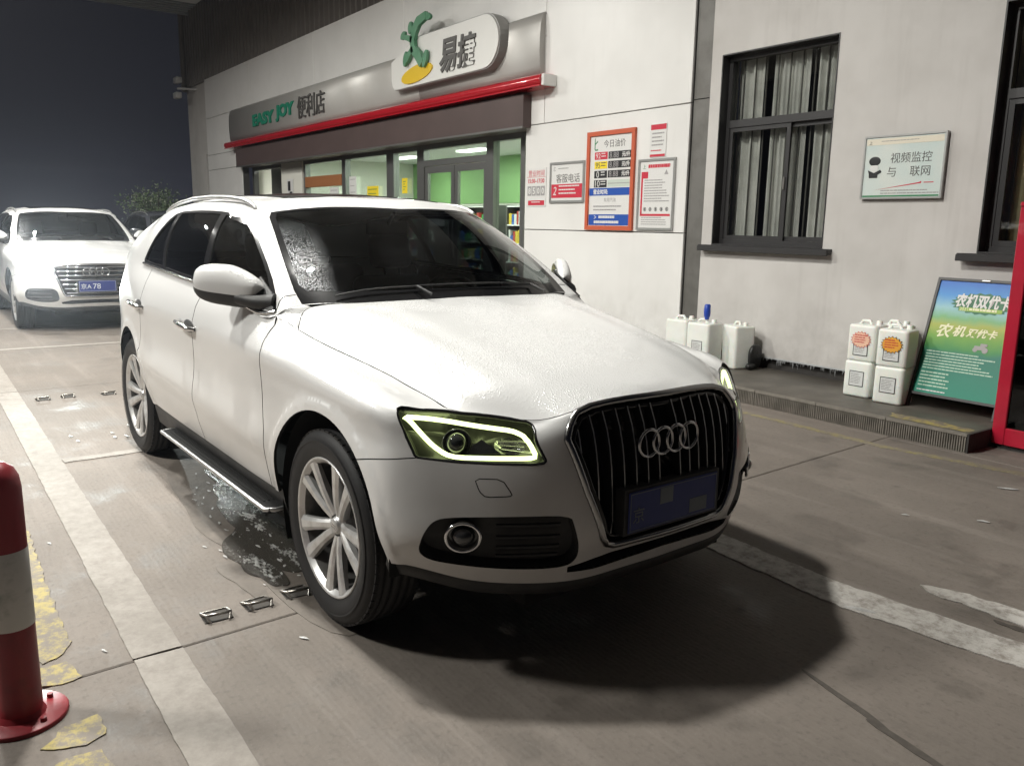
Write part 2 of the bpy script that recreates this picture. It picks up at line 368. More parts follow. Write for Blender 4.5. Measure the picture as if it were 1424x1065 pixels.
_re=gtop(5+np.arange(1,13)/2.)
ROOF=Surf(np.transpose(np.array([gtop(np.arange(11)/2.)]+[rst(c,e) for c,e in zip(_rc,_re)]+[gtop(np.linspace(16,11.05,11))]),(1,0,2)),True)

# ================================================================== ground
def concrete():
    M = mat('forecourt_concrete', (.24, .205, .175), .8); nt = M.node_tree; b = nt.nodes['Principled BSDF']
    g = nt.nodes.new('ShaderNodeNewGeometry'); pos = g.outputs['Position']
    def noise(sc, det=8, ro=.65, vec=pos):
        n = nt.nodes.new('ShaderNodeTexNoise'); n.inputs['Scale'].default_value = sc; n.inputs['Detail'].default_value = det; n.inputs['Roughness'].default_value = ro; nt.links.new(vec, n.inputs['Vector']); return n.outputs['Fac']
    big, mid, fine = noise(.45), noise(2.6), noise(38, 6, .7)
    mp = nt.nodes.new('ShaderNodeMapping'); mp.inputs['Scale'].default_value = (.35, 4.5, 1); mp.inputs['Rotation'].default_value = (0, 0, .05); nt.links.new(pos, mp.inputs[0])
    streak = noise(1.6, 6, .6, mp.outputs[0])
    def mix(a, c, f):
        x = nt.nodes.new('ShaderNodeMix'); x.data_type = 'RGBA'; x.clamp_factor = True
        for s, v in ((6, a), (7, c)):
            if isinstance(v, tuple): x.inputs[s].default_value = (*v, 1)
            else: nt.links.new(v, x.inputs[s])
        nt.links.new(f, x.inputs[0]); return x.outputs[2]
    k = lambda f, m, a: math_node(nt, 'MINIMUM', math_node(nt, 'MAXIMUM', math_node(nt, 'MULTIPLY_ADD', f, m, a), 0.), 1.)
    c = mix((.190, .163, .141), (.125, .108, .093), k(big, 3.4, -1.2))
    c = mix(c, (.072, .063, .054), math_node(nt, 'MULTIPLY', k(mid, 5., -2.65), .8))                        # oil and damp blotches
    c = mix(c, (.26, .23, .205), math_node(nt, 'MULTIPLY', k(streak, 4., -2.1), .45))                       # tyre-scrubbed streaks
    c = mix(c, (.075, .066, .057), math_node(nt, 'MULTIPLY', k(fine, 6., -3.1), .45))
    agg = nt.nodes.new('ShaderNodeTexVoronoi'); agg.inputs['Scale'].default_value = 85; nt.links.new(pos, agg.inputs['Vector'])
    c = mix(c, (.33, .30, .27), math_node(nt, 'MULTIPLY', k(agg.outputs['Distance'], -9., 1.35), .35))                 # exposed grit
    drip = nt.nodes.new('ShaderNodeTexVoronoi'); drip.inputs['Scale'].default_value = 2.3; nt.links.new(pos, drip.inputs['Vector'])
    c = mix(c, (.05, .044, .038), math_node(nt, 'MULTIPLY', k(drip.outputs['Distance'], -14., 1.1), .6))            # oil drips
    nt.links.new(c, b.inputs['Base Color'])
    nt.links.new(math_node(nt, 'MULTIPLY_ADD', k(mid, 4.5, -2.3), -.36, .80), b.inputs['Roughness'])
    # float marks and grit
    w = nt.nodes.new('ShaderNodeTexWave'); w.inputs['Scale'].default_value = 14; w.inputs['Distortion'].default_value = 3.; w.inputs['Detail'].default_value = 3; w.bands_direction = 'Y'; nt.links.new(pos, w.inputs[0])
    hgt = math_node(nt, 'ADD', math_node(nt, 'MULTIPLY', fine, .9), math_node(nt, 'MULTIPLY', w.outputs['Fac'], .10))
    bn = nt.nodes.new('ShaderNodeBump'); bn.inputs['Strength'].default_value = .55; bn.inputs['Distance'].default_value = .006; nt.links.new(hgt, bn.inputs['Height']); nt.links.new(bn.outputs[0], b.inputs['Normal'])
    return M
CONC = concrete()
SUBBASE = mat('joint_dirt', (.13, .115, .10), .95)
def road_paint(name, col, worn, lo=.46, hi=.60):
    M = mat(name, col, .75); nt = M.node_tree; b = nt.nodes['Principled BSDF']; g = nt.nodes.new('ShaderNodeNewGeometry')
    n = nt.nodes.new('ShaderNodeTexNoise'); n.inputs['Scale'].default_value = 13; n.inputs['Detail'].default_value = 12; n.inputs['Roughness'].default_value = .8; nt.links.new(g.outputs['Position'], n.inputs[0])
    r = nt.nodes.new('ShaderNodeValToRGB'); r.color_ramp.elements[0].position = lo; r.color_ramp.elements[0].color = (*col, 1); r.color_ramp.elements[1].position = hi; r.color_ramp.elements[1].color = (*worn, 1); nt.links.new(n.outputs['Fac'], r.inputs[0])
    n2 = nt.nodes.new('ShaderNodeTexNoise'); n2.inputs['Scale'].default_value = 1.1; n2.inputs['Detail'].default_value = 6; nt.links.new(g.outputs['Position'], n2.inputs[0])
    mx = nt.nodes.new('ShaderNodeMix'); mx.data_type = 'RGBA'; mx.blend_type = 'MULTIPLY'; mx.inputs[0].default_value = .55; nt.links.new(r.outputs[0], mx.inputs[6]); nt.links.new(n2.outputs['Color'], mx.inputs[7])
    r2 = nt.nodes.new('ShaderNodeValToRGB'); r2.color_ramp.elements[0].color = (.62, .6, .57, 1); r2.color_ramp.elements[1].color = (1, 1, 1, 1); r2.color_ramp.elements[0].position = .35; r2.color_ramp.elements[1].position = .6; nt.links.new(n2.outputs['Fac'], r2.inputs[0]); nt.links.new(r2.outputs[0], mx.inputs[7])
    nt.links.new(mx.outputs[2], b.inputs['Base Color'])
    bn = nt.nodes.new('ShaderNodeBump'); bn.inputs['Strength'].default_value = .4; bn.inputs['Distance'].default_value = .004; nt.links.new(n.outputs['Fac'], bn.inputs['Height']); nt.links.new(bn.outputs[0], b.inputs['Normal'])
    return M
LINEWHITE = road_paint('worn_white_line', (.28, .258, .232), (.195, .172, .152), .40, .66)
LINEBRIGHT = road_paint('white_line_brightened', (.52, .50, .47), (.25, .225, .20), .45, .62)  # brighter copy of the worn line, offsets the weaker light there
LINEYELLOW = road_paint('worn_yellow_line', (.36, .295, .10), (.175, .15, .125), .42, .54)
LINEYELLOW2 = road_paint('faded_yellow_line', (.27, .23, .09), (.18, .157, .125), .36, .54)

gb = MB(); gb.add([(-140, -140, -.03), (140, -140, -.03), (140, 140, -.03), (-140, 140, -.03)], [(0, 1, 2, 3)])
ground = struct(gb.build('ground', SUBBASE)); ground['label'] = 'forecourt ground of cast concrete slabs'
ys = [-26, -20, -14, -9.5, -5.6, -1.46, 3.60, 8.6]
def slab_x(k, y): return -.09+5.2*k-.052*(y+1.3)
jt = .0028
sl_rng = random.Random(3)
for k in range(-9, 4):
    for a, b_ in zip(ys[:-1], ys[1:]):
        if a > 3 and k < -20: continue
        P = [(slab_x(k, a)+jt, a+jt), (slab_x(k+1, a)-jt, a+jt), (slab_x(k+1, b_)-jt, b_-jt), (slab_x(k, b_)+jt, b_-jt)]
        cx = sum(p[0] for p in P)/4; cy = sum(p[1] for p in P)/4; s = MB(); e_ = .006
        inn = [(x+(e_ if x < cx else -e_), y+(e_ if y < cy else -e_), 0) for x, y in P]
        s.add([(x, y, -.02) for x, y in P]+[(x, y, -.004) for x, y in P]+inn, [(0, 1, 5, 4), (1, 2, 6, 5), (2, 3, 7, 6), (3, 0, 4, 7), (4, 5, 9, 8), (5, 6, 10, 9), (6, 7, 11, 10), (7, 4, 8, 11), (8, 9, 10, 11)])
        s.build('slab', CONC, ground)

def ragged(pts, amp, step=.035, seed=1, jag=.5):
    """outline with chipped edges"""
    rg = random.Random(seed); out = []; n = len(pts)
    for i in range(n):
        a, b = Vector(pts[i]), Vector(pts[(i+1) % n]); L = (b-a).length; k = max(1, int(L/step)); nn = Vector((-(b-a).y, (b-a).x)).normalized()
        d = 0
        for t in range(k):
            d = d*jag+rg.uniform(-amp, amp); p = a+(b-a)*(t/k)+nn*d; out.append((p.x, p.y))
    return out
def sheet(name, outline, m, z=.004, label=None, as_stuff=False):
    s = MB(); s.add([(x, y, z) for x, y in outline], [tuple(range(len(outline)))])
    o = s.build(name, m); o.data.validate()
    bmx = bmesh.new(); bmx.from_mesh(o.data); bmesh.ops.triangulate(bmx, faces=bmx.faces[:])
    for f in bmx.faces:
        if f.normal.z < 0: f.normal_flip()
    be = [q for q in bmx.edges if len(q.link_faces) == 1]
    rr = bmesh.ops.extrude_edge_only(bmx, edges=be)
    for q in rr['geom']:
        if isinstance(q, bmesh.types.BMVert): q.co.z = .0003
    bmx.to_mesh(o.data); bmx.free()
    (stuff if as_stuff else struct)(o)
    if label: o['label'] = label
    return o
# broad lane line left of the car, broken at the slab joints
xs = [slab_x(k, -1.45) for k in range(-9, 4)]
for a, b_ in zip(xs[:-1], xs[1:]):
    if b_ > -24: sheet('lane_marking', ragged([(a+.006, -1.532), (b_-.006, -1.532), (b_-.006, -1.372), (a+.006, -1.372)], .0022, .035, int(a*10) % 97), LINEWHITE, label='broad worn white lane line left of the car')
sheet('lane_marking', ragged([(.06, .885), (.5, .868), (1.05, .842), (1.677, .949), (2.6, 1.08), (2.6, 1.28), (1.598, 1.139), (.953, 1.05), (.5, 1.06), (.06, 1.085)], .006, .03, 5), LINEBRIGHT, label='worn white line running out of the car shadow')
sheet('lane_marking', ragged([(1.118, 1.315), (1.2, 1.262), (1.34, 1.285), (1.541, 1.278), (2.0, 1.40), (2.5, 1.50), (2.5, 1.66), (2.0, 1.55), (1.481, 1.422), (1.25, 1.385)], .010, .03, 9), LINEBRIGHT, label='short ragged white line at the right edge')
for x, w, y0, y1 in ((-2.81, .085, -1.365, 1.1), (-7.93, .11, -5.5, 3.2), (-9.9, .12, -5.5, 3.2)):
    sheet('bay_marking', ragged([(x-w/2, y0), (x+w/2, y0), (x+w/2-.02, y1), (x-w/2-.02, y1)], .008, .05, int(-x*10)), LINEWHITE, label='white cross line behind the car')
sheet('kerb_marking', ragged([(-3.2, 3.335), (-1.39, 3.325), (-.2, 3.285), (.64, 3.41), (2.8, 3.62), (2.8, 3.69), (.64, 3.49), (-.2, 3.355), (-1.39, 3.385), (-3.2, 3.395)], .008, .04, 4), LINEYELLOW2, label='faded yellow line in front of the step')
for i, P in enumerate(([(-1.62,-1.685),(-.34,-1.685),(-.24,-1.74),(-.22,-1.79),(-.69,-1.815),(-1.62,-1.80)], [(-.20,-1.715),(-.07,-1.69),(-.05,-1.75),(-.075,-1.825),(-.2,-1.80)], [(.29,-1.845),(.20,-1.78),(.19,-1.685),(.31,-1.685),(.33,-1.74)], [(.44,-1.85),(.365,-1.80),(.38,-1.71),(.52,-1.68),(.55,-1.8)])):
    sheet('yellow_marking', ragged(P, .007, .025, 20+i), LINEYELLOW, label='flaking yellow paint round the red bollard')
# standing water and slush, with glints put in as white specks
def water_mat():
    M = mat('wet_concrete', (.045, .040, .034), .07, spec=.6); nt = M.node_tree; p = nt.nodes['Principled BSDF']; p.inputs['IOR'].default_value = 1.33; g = nt.nodes.new('ShaderNodeNewGeometry')
    mp = nt.nodes.new('ShaderNodeMapping'); mp.inputs['Scale'].default_value = (1, 2.2, 1); mp.inputs['Rotation'].default_value = (0, 0, .5); nt.links.new(g.outputs['Position'], mp.inputs[0])
    def nz(sc, det, ro):
        n = nt.nodes.new('ShaderNodeTexNoise'); n.inputs['Scale'].default_value = sc; n.inputs['Detail'].default_value = det; n.inputs['Roughness'].default_value = ro; nt.links.new(mp.outputs[0], n.inputs[0]); return n.outputs['Fac']
    a, c = nz(4.2, 3, .5), nz(30, 7, .7)
    f = math_node(nt, 'ADD', math_node(nt, 'MULTIPLY', a, 1.3), c)
    sl = math_node(nt, 'MINIMUM', math_node(nt, 'MAXIMUM', math_node(nt, 'MULTIPLY_ADD', f, 7.5, -9.6), 0.), 1.)
    x = nt.nodes.new('ShaderNodeMix'); x.data_type = 'RGBA'; x.inputs[6].default_value = (.045, .040, .034, 1); x.inputs[7].default_value = (.50, .50, .48, 1); nt.links.new(sl, x.inputs[0]); nt.links.new(x.outputs[2], p.inputs['Base Color'])  # white specks in the colour stand in for glints as well as slush
    nt.links.new(math_node(nt, 'MULTIPLY_ADD', sl, .30, .24), p.inputs['Roughness'])
    bn = nt.nodes.new('ShaderNodeBump'); bn.inputs['Strength'].default_value = .6; bn.inputs['Distance'].default_value = .012; nt.links.new(math_node(nt, 'ADD', c, math_node(nt, 'MULTIPLY', sl, .6)), bn.inputs['Height']); nt.links.new(bn.outputs[0], p.inputs['Normal'])
    return M
WATER = water_mat()
DAMP = mat('damp_concrete', (.10, .086, .073), .6, noise=(5, (.16, .138, .118), .42, .72), bump=(40, .4, .006))
ICE = mat('slush', (.46, .46, .45), .35, noise=(30, (.28, .27, .26), .4, .7), bump=(90, .6, .006))
def blob(cx, cy, rx, ry, seed, n=40, rough=.25, rot=0.):
    rg = random.Random(seed); ph = [rg.uniform(0, 6.28) for _ in range(5)]; out = []
    for i in range(n):
        a = 2*PI*i/n; r = 1+rough*sum(math.sin((q+2)*a+ph[q])/(q+1.3) for q in range(5)); x, y = rx*r*math.cos(a), ry*r*math.sin(a)
        out.append((cx+x*math.cos(rot)-y*math.sin(rot), cy+x*math.sin(rot)+y*math.cos(rot)))
    return out
sheet('damp_patch', blob(-1.15, -.72, 1.05, .34, 3, 60, .22), DAMP, .0025)
sheet('damp_patch', blob(1.60, .22, .20, .022, 8, 50, .6, -.25), mat('oil_stain', (.062, .054, .047), .6, noise=(25, (.09, .078, .067), .4, .65)), .0025)
sheet('damp_patch', blob(1.52, 1.24, .055, .02, 18, 30, .3), bpy.data.materials['oil_stain'], .0025)
sheet('damp_patch', blob(-.52, -1.02, .22, .05, 28, 40, .35), DAMP, .003)
for i, (x, y, a, b_) in enumerate(((-1.75, -.68, .40, .09), (-1.25, -.76, .40, .11), (-.85, -.80, .42, .14), (-.62, -.92, .26, .06))):
    sheet('puddle', blob(x, y, a, b_, 40+i, 60, .28), WATER, .0050+.0004*i)
rg = random.Random(11); s = MB()
for i in range(56):  # near flecks imitate glints off the water, far ones are ice
    if i < 50: x = rg.gauss(-1.15, .48); y = -.83+rg.gauss(0, .075)-.10*max(0, x+1.0)
    else: x = rg.gauss(-3.33, .12); y = rg.uniform(-1.25, -.84)
    if i < 50 and (x > -.38 or x < -2.2): continue
    r = rg.uniform(.004, .012)*(1.6 if i >= 50 else 1); P = blob(x, y, r*rg.uniform(1, 2.6), r*.6, i, 8, .3, rg.uniform(-.3, .3)); h = rg.uniform(.0008, .002)
    s.add([(p[0], p[1], .0065) for p in P]+[(x, y, .0065+h)], [(k, (k+1) % 8, 8) for k in range(8)], True)
stuff(s.build('slush_and_glint_flecks', ICE))['label'] = 'flecks of slush and imitated glints on the wet concrete'
s = MB()
for i, (x, y, r) in enumerate(((1.105, .985-.10, .03), (.9, 2.35, .018), (.62, 2.1, .012), (-.95, -1.05, .008), (-1.38, -1.62, .009), (-.2, -1.6, .008), (.1, -1.0, .011), (.72, 3.05, .03))):
    P = blob(x, y, r*1.7, r*.55, 60+i, 10, .3, .5); s.add([(p[0], p[1], .005) for p in P]+[(x, y, .010)], [(k, (k+1) % 10, 10) for k in range(10)], True)
stuff(s.build('litter_scraps', ICE))['label'] = 'small pale scraps on the concrete'

# ================================================================== shop building
PLASTER = mat('grey_plaster', (.55, .53, .51), .85, noise=(1.6, (.47, .45, .43), .4, .68), bump=(70, .12, .003))
CLAD = mat('white_aluminium_panel', (.76, .75, .73), .34, noise=(1.2, (.68, .67, .65), .38, .7), coat=.3, coat_rough=.25)
CLADGAP = mat('panel_joint', (.05, .048, .045), .8)
GREYMETAL = mat('grey_metal', (.17, .165, .155), .5, .4, noise=(4, (.12, .115, .105), .4, .7))
SILVER = mat('satin_silver_fascia', (.42, .41, .39), .38, .25, noise=(2.2, (.40, .385, .36), .4, .7))
REDGLOSS = mat('gloss_red', (.42, .012, .022), .16, coat=.8)
BROWNBOX = mat('brown_shutter_box', (.085, .058, .055), .45, noise=(2, (.07, .048, .045), .4, .7))
DARKFRAME = mat('dark_window_frame', (.032, .031, .032), .42)
ALUFRAME = mat('aluminium_frame', (.20, .20, .195), .38, .7)
CORR = mat('brown_corrugated_sheet', (.15, .135, .122), .5, .2, noise=(1.5, (.12, .107, .097), .4, .7))
DARKBASE = mat('dark_wall_base', (.035, .032, .030), .8, bump=(40, .4, .01))  # near-black colour for wall base, step end and cabinet foot
STEPCONC = mat('wet_step_concrete', (.075, .068, .058), .42, noise=(3, (.13, .118, .10), .4, .72), bump=(50, .3, .006))
STEPTILE = mat('ribbed_step_tile', (.21, .19, .165), .7, noise=(7, (.13, .118, .10), .38, .66))
STOREGLASS = glass('shop_glass', (.80, .86, .82)); WINGLASS = glass('window_glass', (.84, .85, .84), ior=1.6)
CREAM = mat('cream_shop_wall', (.70, .69, .62), .7); GREENBAND = mat('green_shop_band', (.24, .42, .17), .5)
WHITECEIL = mat('white_ceiling', (.75, .75, .74), .8); TILEFLOOR = mat('shop_floor', (.35, .34, .32), .35)
PANELLIGHT = mat('ceiling_light_panel', (.9, .9, .9), .5, emit=(1, .98, .93), estr=3.5)
PAPER = mat('white_print', (.66, .655, .64), .45); PRINTRED = mat('print_red', (.52, .03, .055), .45); PRINTBLUE = mat('print_blue', (.015, .075, .36), .45)
PRINTYEL = mat('print_yellow', (.78, .60, .03), .45); PRINTBLACK = mat('print_black', (.02, .02, .022), .4); PRINTGREY = mat('print_grey', (.32, .31, .31), .5); PRINTORANGE = mat('orange_red_frame', (.50, .10, .045), .4)
PRINTLITE = mat('print_pale', (.50, .56, .50), .5); PRINTGREEN = mat('print_green', (.03, .20, .08), .45); DKGREYTXT = mat('dark_grey_lettering', (.085, .082, .078), .4)
FRAMESILVER = mat('silver_frame', (.42, .42, .41), .35, .7)
def weather(M, dirt, amt, z0=None):
    # faint runs down the wall and splash dirt near its foot
    nt = M.node_tree; p = nt.nodes['Principled BSDF']; src = p.inputs['Base Color'].links[0].from_socket; g = nt.nodes.new('ShaderNodeNewGeometry')
    mp = nt.nodes.new('ShaderNodeMapping'); mp.inputs['Scale'].default_value = (5.5, 1, .28); nt.links.new(g.outputs['Position'], mp.inputs[0])
    n = nt.nodes.new('ShaderNodeTexNoise'); n.inputs['Scale'].default_value = 1.7; n.inputs['Detail'].default_value = 8; n.inputs['Roughness'].default_value = .7; nt.links.new(mp.outputs[0], n.inputs[0])
    n2 = nt.nodes.new('ShaderNodeTexNoise'); n2.inputs['Scale'].default_value = 6; n2.inputs['Detail'].default_value = 8; n2.inputs['Roughness'].default_value = .7; nt.links.new(g.outputs['Position'], n2.inputs[0])
    f = math_node(nt, 'MULTIPLY', math_node(nt, 'MINIMUM', math_node(nt, 'MAXIMUM', math_node(nt, 'MULTIPLY_ADD', n.outputs['Fac'], 5., -2.7), 0.), 1.), amt)
    sp = nt.nodes.new('ShaderNodeSeparateXYZ'); nt.links.new(g.outputs['Position'], sp.inputs[0])
    low = math_node(nt, 'MAXIMUM', math_node(nt, 'MULTIPLY_ADD', sp.outputs['Z'], -1.1, 1.0), 0.)
    f = math_node(nt, 'MINIMUM', math_node(nt, 'ADD', f, math_node(nt, 'MULTIPLY', low, math_node(nt, 'MAXIMUM', math_node(nt, 'MULTIPLY_ADD', n2.outputs['Fac'], 2.4, -.95), 0.))), .6)
    x = nt.nodes.new('ShaderNodeMix'); x.data_type = 'RGBA'; nt.links.new(f, x.inputs[0]); nt.links.new(src, x.inputs[6]); x.inputs[7].default_value = (*dirt, 1); nt.links.new(x.outputs[2], p.inputs['Base Color'])
weather(PLASTER, (.30, .28, .26), .22); weather(CLAD, (.46, .44, .41), .10)
YW = 4.65
shop = thing('shop_building', 'white panelled petrol station shop with grey plaster wing and glazed front', 'building')
S_ = shop
w = MB()
for x0, x1, z0, z1 in ((-3.115, -2.98, .235, 5.6), (-2.98, -1.70, .235, 1.30), (-2.98, -1.70, 3.13, 5.6), (-1.70, -.36, .235, 5.6), (-.36, .94, .235, 1.31), (-.36, .94, 3.13, 5.6), (.94, 4.2, .235, 5.6)):
    w.box(x0, x1, YW, YW+.26, z0, z1)
w.build('wall', PLASTER, S_)
w = MB(); w.box(-22, 4.2, 4.70, 4.80, .0, .24); w.build('wall_base', DARKBASE, S_)
w = MB(); w.box(-3.335, -3.13, 4.665, 4.75, .13, 2.745); w.box(-3.335, -3.13, 4.665, 4.75, 2.755, 5.6); w.box(-3.345, -3.115, 4.75, 4.80, .13, 5.6); w.build('column_cladding', GREYMETAL, S_)
# white panels: each its own sheet with open joints
cb = MB(); cb.box(-6.16, -3.345, 4.66, 4.80, .13, 5.6); cb.box(-20.1, -6.16, 4.66, 4.80, 3.10, 5.0); cb.box(-20.1, -17.42, 4.66, 4.80, .13, 3.10); cb.build('panel_backing', CLADGAP, S_)
j = .005
def cpanel(x0, x1, z0, z1):
    s = MB(); s.bbox(x0+j, x1-j, 4.632, 4.66, z0+j, z1-j, .004, 1); s.build('cladding_panel', CLAD, S_)
for z0, z1 in ((.13, 1.405), (1.405, 2.72)): cpanel(-6.16, -3.345, z0, z1)
cpanel(-5.78, -3.345, 2.72, 5.6); cpanel(-6.16, -5.78, 2.72, 3.76)
xs = [-20.1, -16.65, -13.0, -9.4, -5.78]
for a, b_ in zip(xs[:-1], xs[1:]):
    cpanel(a, b_, 4.02, 5.0)
    if b_ < -9: cpanel(a, b_, 3.10, 4.02)
cpanel(-9.4, -5.78, 3.76, 4.02); cpanel(-9.4, -6.16, 3.10, 3.76)
for z0, z1 in ((.13, 1.405), (1.405, 2.72), (2.72, 3.10)): cpanel(-20.1, -17.42, z0, z1)
s = MB(); s.box(-22.1, -20.62, 4.74, 4.95, .13, 5.0); s.box(-20.62, -20.11, 4.74, 4.95, .13, 2.2); s.box(-20.62, -20.11, 4.74, 4.95, 3.16, 5.0); s.box(-20.2, -20.11, 4.745, 4.95, 2.2, 3.16); s.build('end_wall', PLASTER, S_)
s = MB(); s.box(-20.62, -20.2, 4.9, 4.94, 2.2, 3.16); s.build('slot_window', DARKFRAME, S_)
s = MB()
s.box(-22.0, -5.8, 4.70, 4.76, 5.0, 8.0)
for k in range(72):
    x = -21.95+k*.225; s.add([(x, 4.70, 5.0), (x+.03, 4.63, 5.0), (x+.09, 4.63, 5.0), (x+.12, 4.70, 5.0), (x, 4.70, 8.0), (x+.03, 4.63, 8.0), (x+.09, 4.63, 8.0), (x+.12, 4.70, 8.0)], [(0, 1, 5, 4), (1, 2, 6, 5), (2, 3, 7, 6), (0, 3, 2, 1)])
stuff(s.build('corrugated_cladding', CORR, S_))
s = MB(); s.tube([(-21.9, 4.62, 4.9), (-21.9, 4.62, 8)], .08, 10); s.build('rain_pipe', CORR, S_)
# windows of the plaster wing
CURTAIN = mat('net_curtain', (.80, .79, .76), .9, noise=(3, (.55, .55, .52), .35, .7)); CURTAIN2 = mat('warm_light_painted_curtain', (.50, .42, .24), .9, noise=(2.2, (.25, .22, .15), .35, .7)); ROOMDARK = mat('dim_room', (.03, .03, .028), .9)  # beige of the second curtain stands in for warm room light
def window(x0, x1, z0, z1, cur):
    f = MB(); y = YW+.10; t = .055
    for a in ((x0, x1, z0, z0+t), (x0, x1, z1-t, z1), (x0, x0+t, z0+t, z1-t), (x1-t, x1, z0+t, z1-t)): f.box(a[0]+.001, a[1]-.001, y, y+.07, a[2]+.001, a[3]-.001)
    zt = z0+(z1-z0)*.645; xm = (x0+x1)/2+.10
    f.box(x0+t, x1-t, y-.005, y+.065, zt-.035, zt+.035)
    wd = f.build('window', DARKFRAME, S_)
    rv = MB(); e_ = .012
    rv.box(x0, x0+e_, YW-.004, y, z0, z1); rv.box(x1-e_, x1, YW-.004, y, z0, z1); rv.box(x0+e_, x1-e_, YW-.004, y, z1-e_, z1); rv.box(x0+e_, x1-e_, YW-.004, y, z0, z0+e_); rv.build('reveal', DARKFRAME, wd)
    for xa, xb, dy in ((x0+t, xm+.03, .0), (xm-.03, x1-t, .03)):
        sx_ = MB(); q = .042
        for a in ((xa, xb, z0+t, z0+t+q), (xa, xb, zt-.035-q, zt-.035), (xa, xa+q, z0+t+q, zt-.035-q), (xb-q, xb, z0+t+q, zt-.035-q)): sx_.box(a[0], a[1], y+.008+dy, y+.030+dy, a[2], a[3])
        sx_.build('sash', DARKFRAME, wd)
        p = MB(); p.box(xa+q, xb-q, y+.017+dy, y+.021+dy, z0+t+q, zt-.035-q); p.build('pane', WINGLASS, wd)
    p = MB(); p.box(x0+t, x1-t, y+.03, y+.034, zt+.035, z1-t); p.build('pane', WINGLASS, wd)
    for k in range(9):
        b = MB(); x = x0+t+.05+k*(x1-x0-2*t-.1)/8; b.tube([(x, y+.12, z0+.02), (x, y+.12, z1-.02)], .008, 6); b.build('security_bar', GREYMETAL, wd)
    c = MB(); n = 120; vs = []
    for i in range(n+1):
        x = x0+.02+(x1-x0-.04)*i/n; yy = y+.15+.026*math.sin(i*.55)+.012*math.sin(i*1.7+1); vs += [(x, yy, z0-.05), (x, yy+.01*math.sin(i*.2), z1+.05)]
    c.add(vs, [(2*i, 2*i+2, 2*i+3, 2*i+1) for i in range(n) if not (n*.26 < i < n*.33 or n*.66 < i < n*.74)], True); c.build('curtain', cur, wd)
    r = MB(); r.box(x0-.3, x1+.3, y+.55, y+.60, z0-.3, z1+.3); r.build('room_wall', ROOMDARK, wd)
    h = MB(); h.bbox(xm-.012, xm+.012, y-.006, y+.008, (z0+zt)/2-.06, (z0+zt)/2+.06, .004, 1); h.build('sash_handle', GREYMETAL, wd)
    sl = MB(); sl.bbox(x0-.12, x1+.10, YW-.075, YW+.129, z0-.052, z0-.002, .006, 1); sl.bbox(x0-.12, x1+.10, YW-.085, YW-.06, z0-.062, z0-.012, .004, 1); sl.build('sill', DARKFRAME, wd)
window(-2.98, -1.70, 1.30, 3.13, CURTAIN); window(-.36, .94, 1.31, 3.13, CURTAIN2)
# glazed shop front
s = MB(); s.box(-17.42, -6.05, 4.50, 4.98, 2.69, 3.09); s.build('shutter_box', BROWNBOX, S_)
s = MB(); s.box(-17.42, -6.05, 4.488, 4.499, 2.675, 2.70); s.build('shutter_lip', ALUFRAME, S_)
FY = 4.93
fm = [(-6.60, -6.50), (-7.43, -7.25), (-9.45, -9.23), (-10.52, -10.26), (-12.36, -12.20), (-14.25, -14.15), (-17.42, -17.3)]
for x0, x1 in fm: s = MB(); s.box(x0, x1, FY-.05, FY+.06, .13, 2.70); s.build('shopfront_post', ALUFRAME, S_)
s = MB(); s.box(-17.3, -6.5, FY-.052, FY+.058, 2.62, 2.69); s.build('shopfront_head', ALUFRAME, S_)
s = MB(); s.box(-9.23, -7.43, FY-.05, FY+.05, 2.36, 2.45); s.build('door_head', ALUFRAME, S_)
for x0, x1, z0, z1 in ((-7.25, -6.60, .15, 2.62), (-9.23, -7.43, 2.45, 2.62), (-10.26, -9.45, .15, 2.62), (-12.20, -10.52, .15, 2.62), (-14.15, -12.36, .15, 2.15), (-14.15, -12.36, 2.36, 2.62)):
    s = MB(); s.box(x0, x1, FY, FY+.008, z0, z1); s.build('shop_pane', STOREGLASS, S_)
s = MB(); s.box(-14.15, -12.36, FY-.06, FY+.05, 2.15, 2.36); s.build('orange_header', mat('orange_brown_board', (.32, .13, .05), .5), S_)
for x0, x1 in ((-9.225, -8.34), (-8.32, -7.435)):
    d = MB()
    for a in ((x0, x1, 2.25, 2.35), (x0, x1, .15, .32), (x0, x0+.09, .32, 2.25), (x1-.09, x1, .32, 2.25)): d.box(a[0], a[1], FY-.03, FY+.02, a[2], a[3])
    dd = d.build('shop_door', ALUFRAME, S_); p = MB(); p.box(x0+.09, x1-.09, FY-.01, FY-.002, .32, 2.25); p.build('door_glass', STOREGLASS, dd)
    h = MB(); xh = x1-.05 if x1 < -8.3 else x0+.05; h.tube([(xh, FY-.04, .9), (xh, FY-.09, .95), (xh, FY-.09, 1.55), (xh, FY-.04, 1.6)], .014, 8); h.build('door_handle', CHROME0 if 'CHROME0' in globals() else ALUFRAME, dd)
s = MB(); s.box(-15.45, -14.25, 4.85, 5.05, .13, 2.69); s.build('shop_pillar', CREAM, S_)
s = MB(); s.box(-17.3, -15.45, 5.3, 5.34, .13, 2.69); s.build('store_room_door', DARKFRAME, S_)
s = MB(); s.box(-17.6, -6.05, 9.4, 9.5, .1, 1.95); s.build('shop_back_wall', CREAM, S_)
s = MB(); s.box(-17.6, -6.05, 9.38, 9.5, 1.95, 3.1); s.build('green_wall_band', GREENBAND, S_)
s = MB(); s.box(-6.15, -6.02, 5.0, 9.4, .1, 1.7); s.build('shop_side_wall', CREAM, S_); s = MB(); s.box(-17.7, -17.6, 4.98, 9.4, .1, 3.1); s.build('shop_side_wall', CREAM, S_)
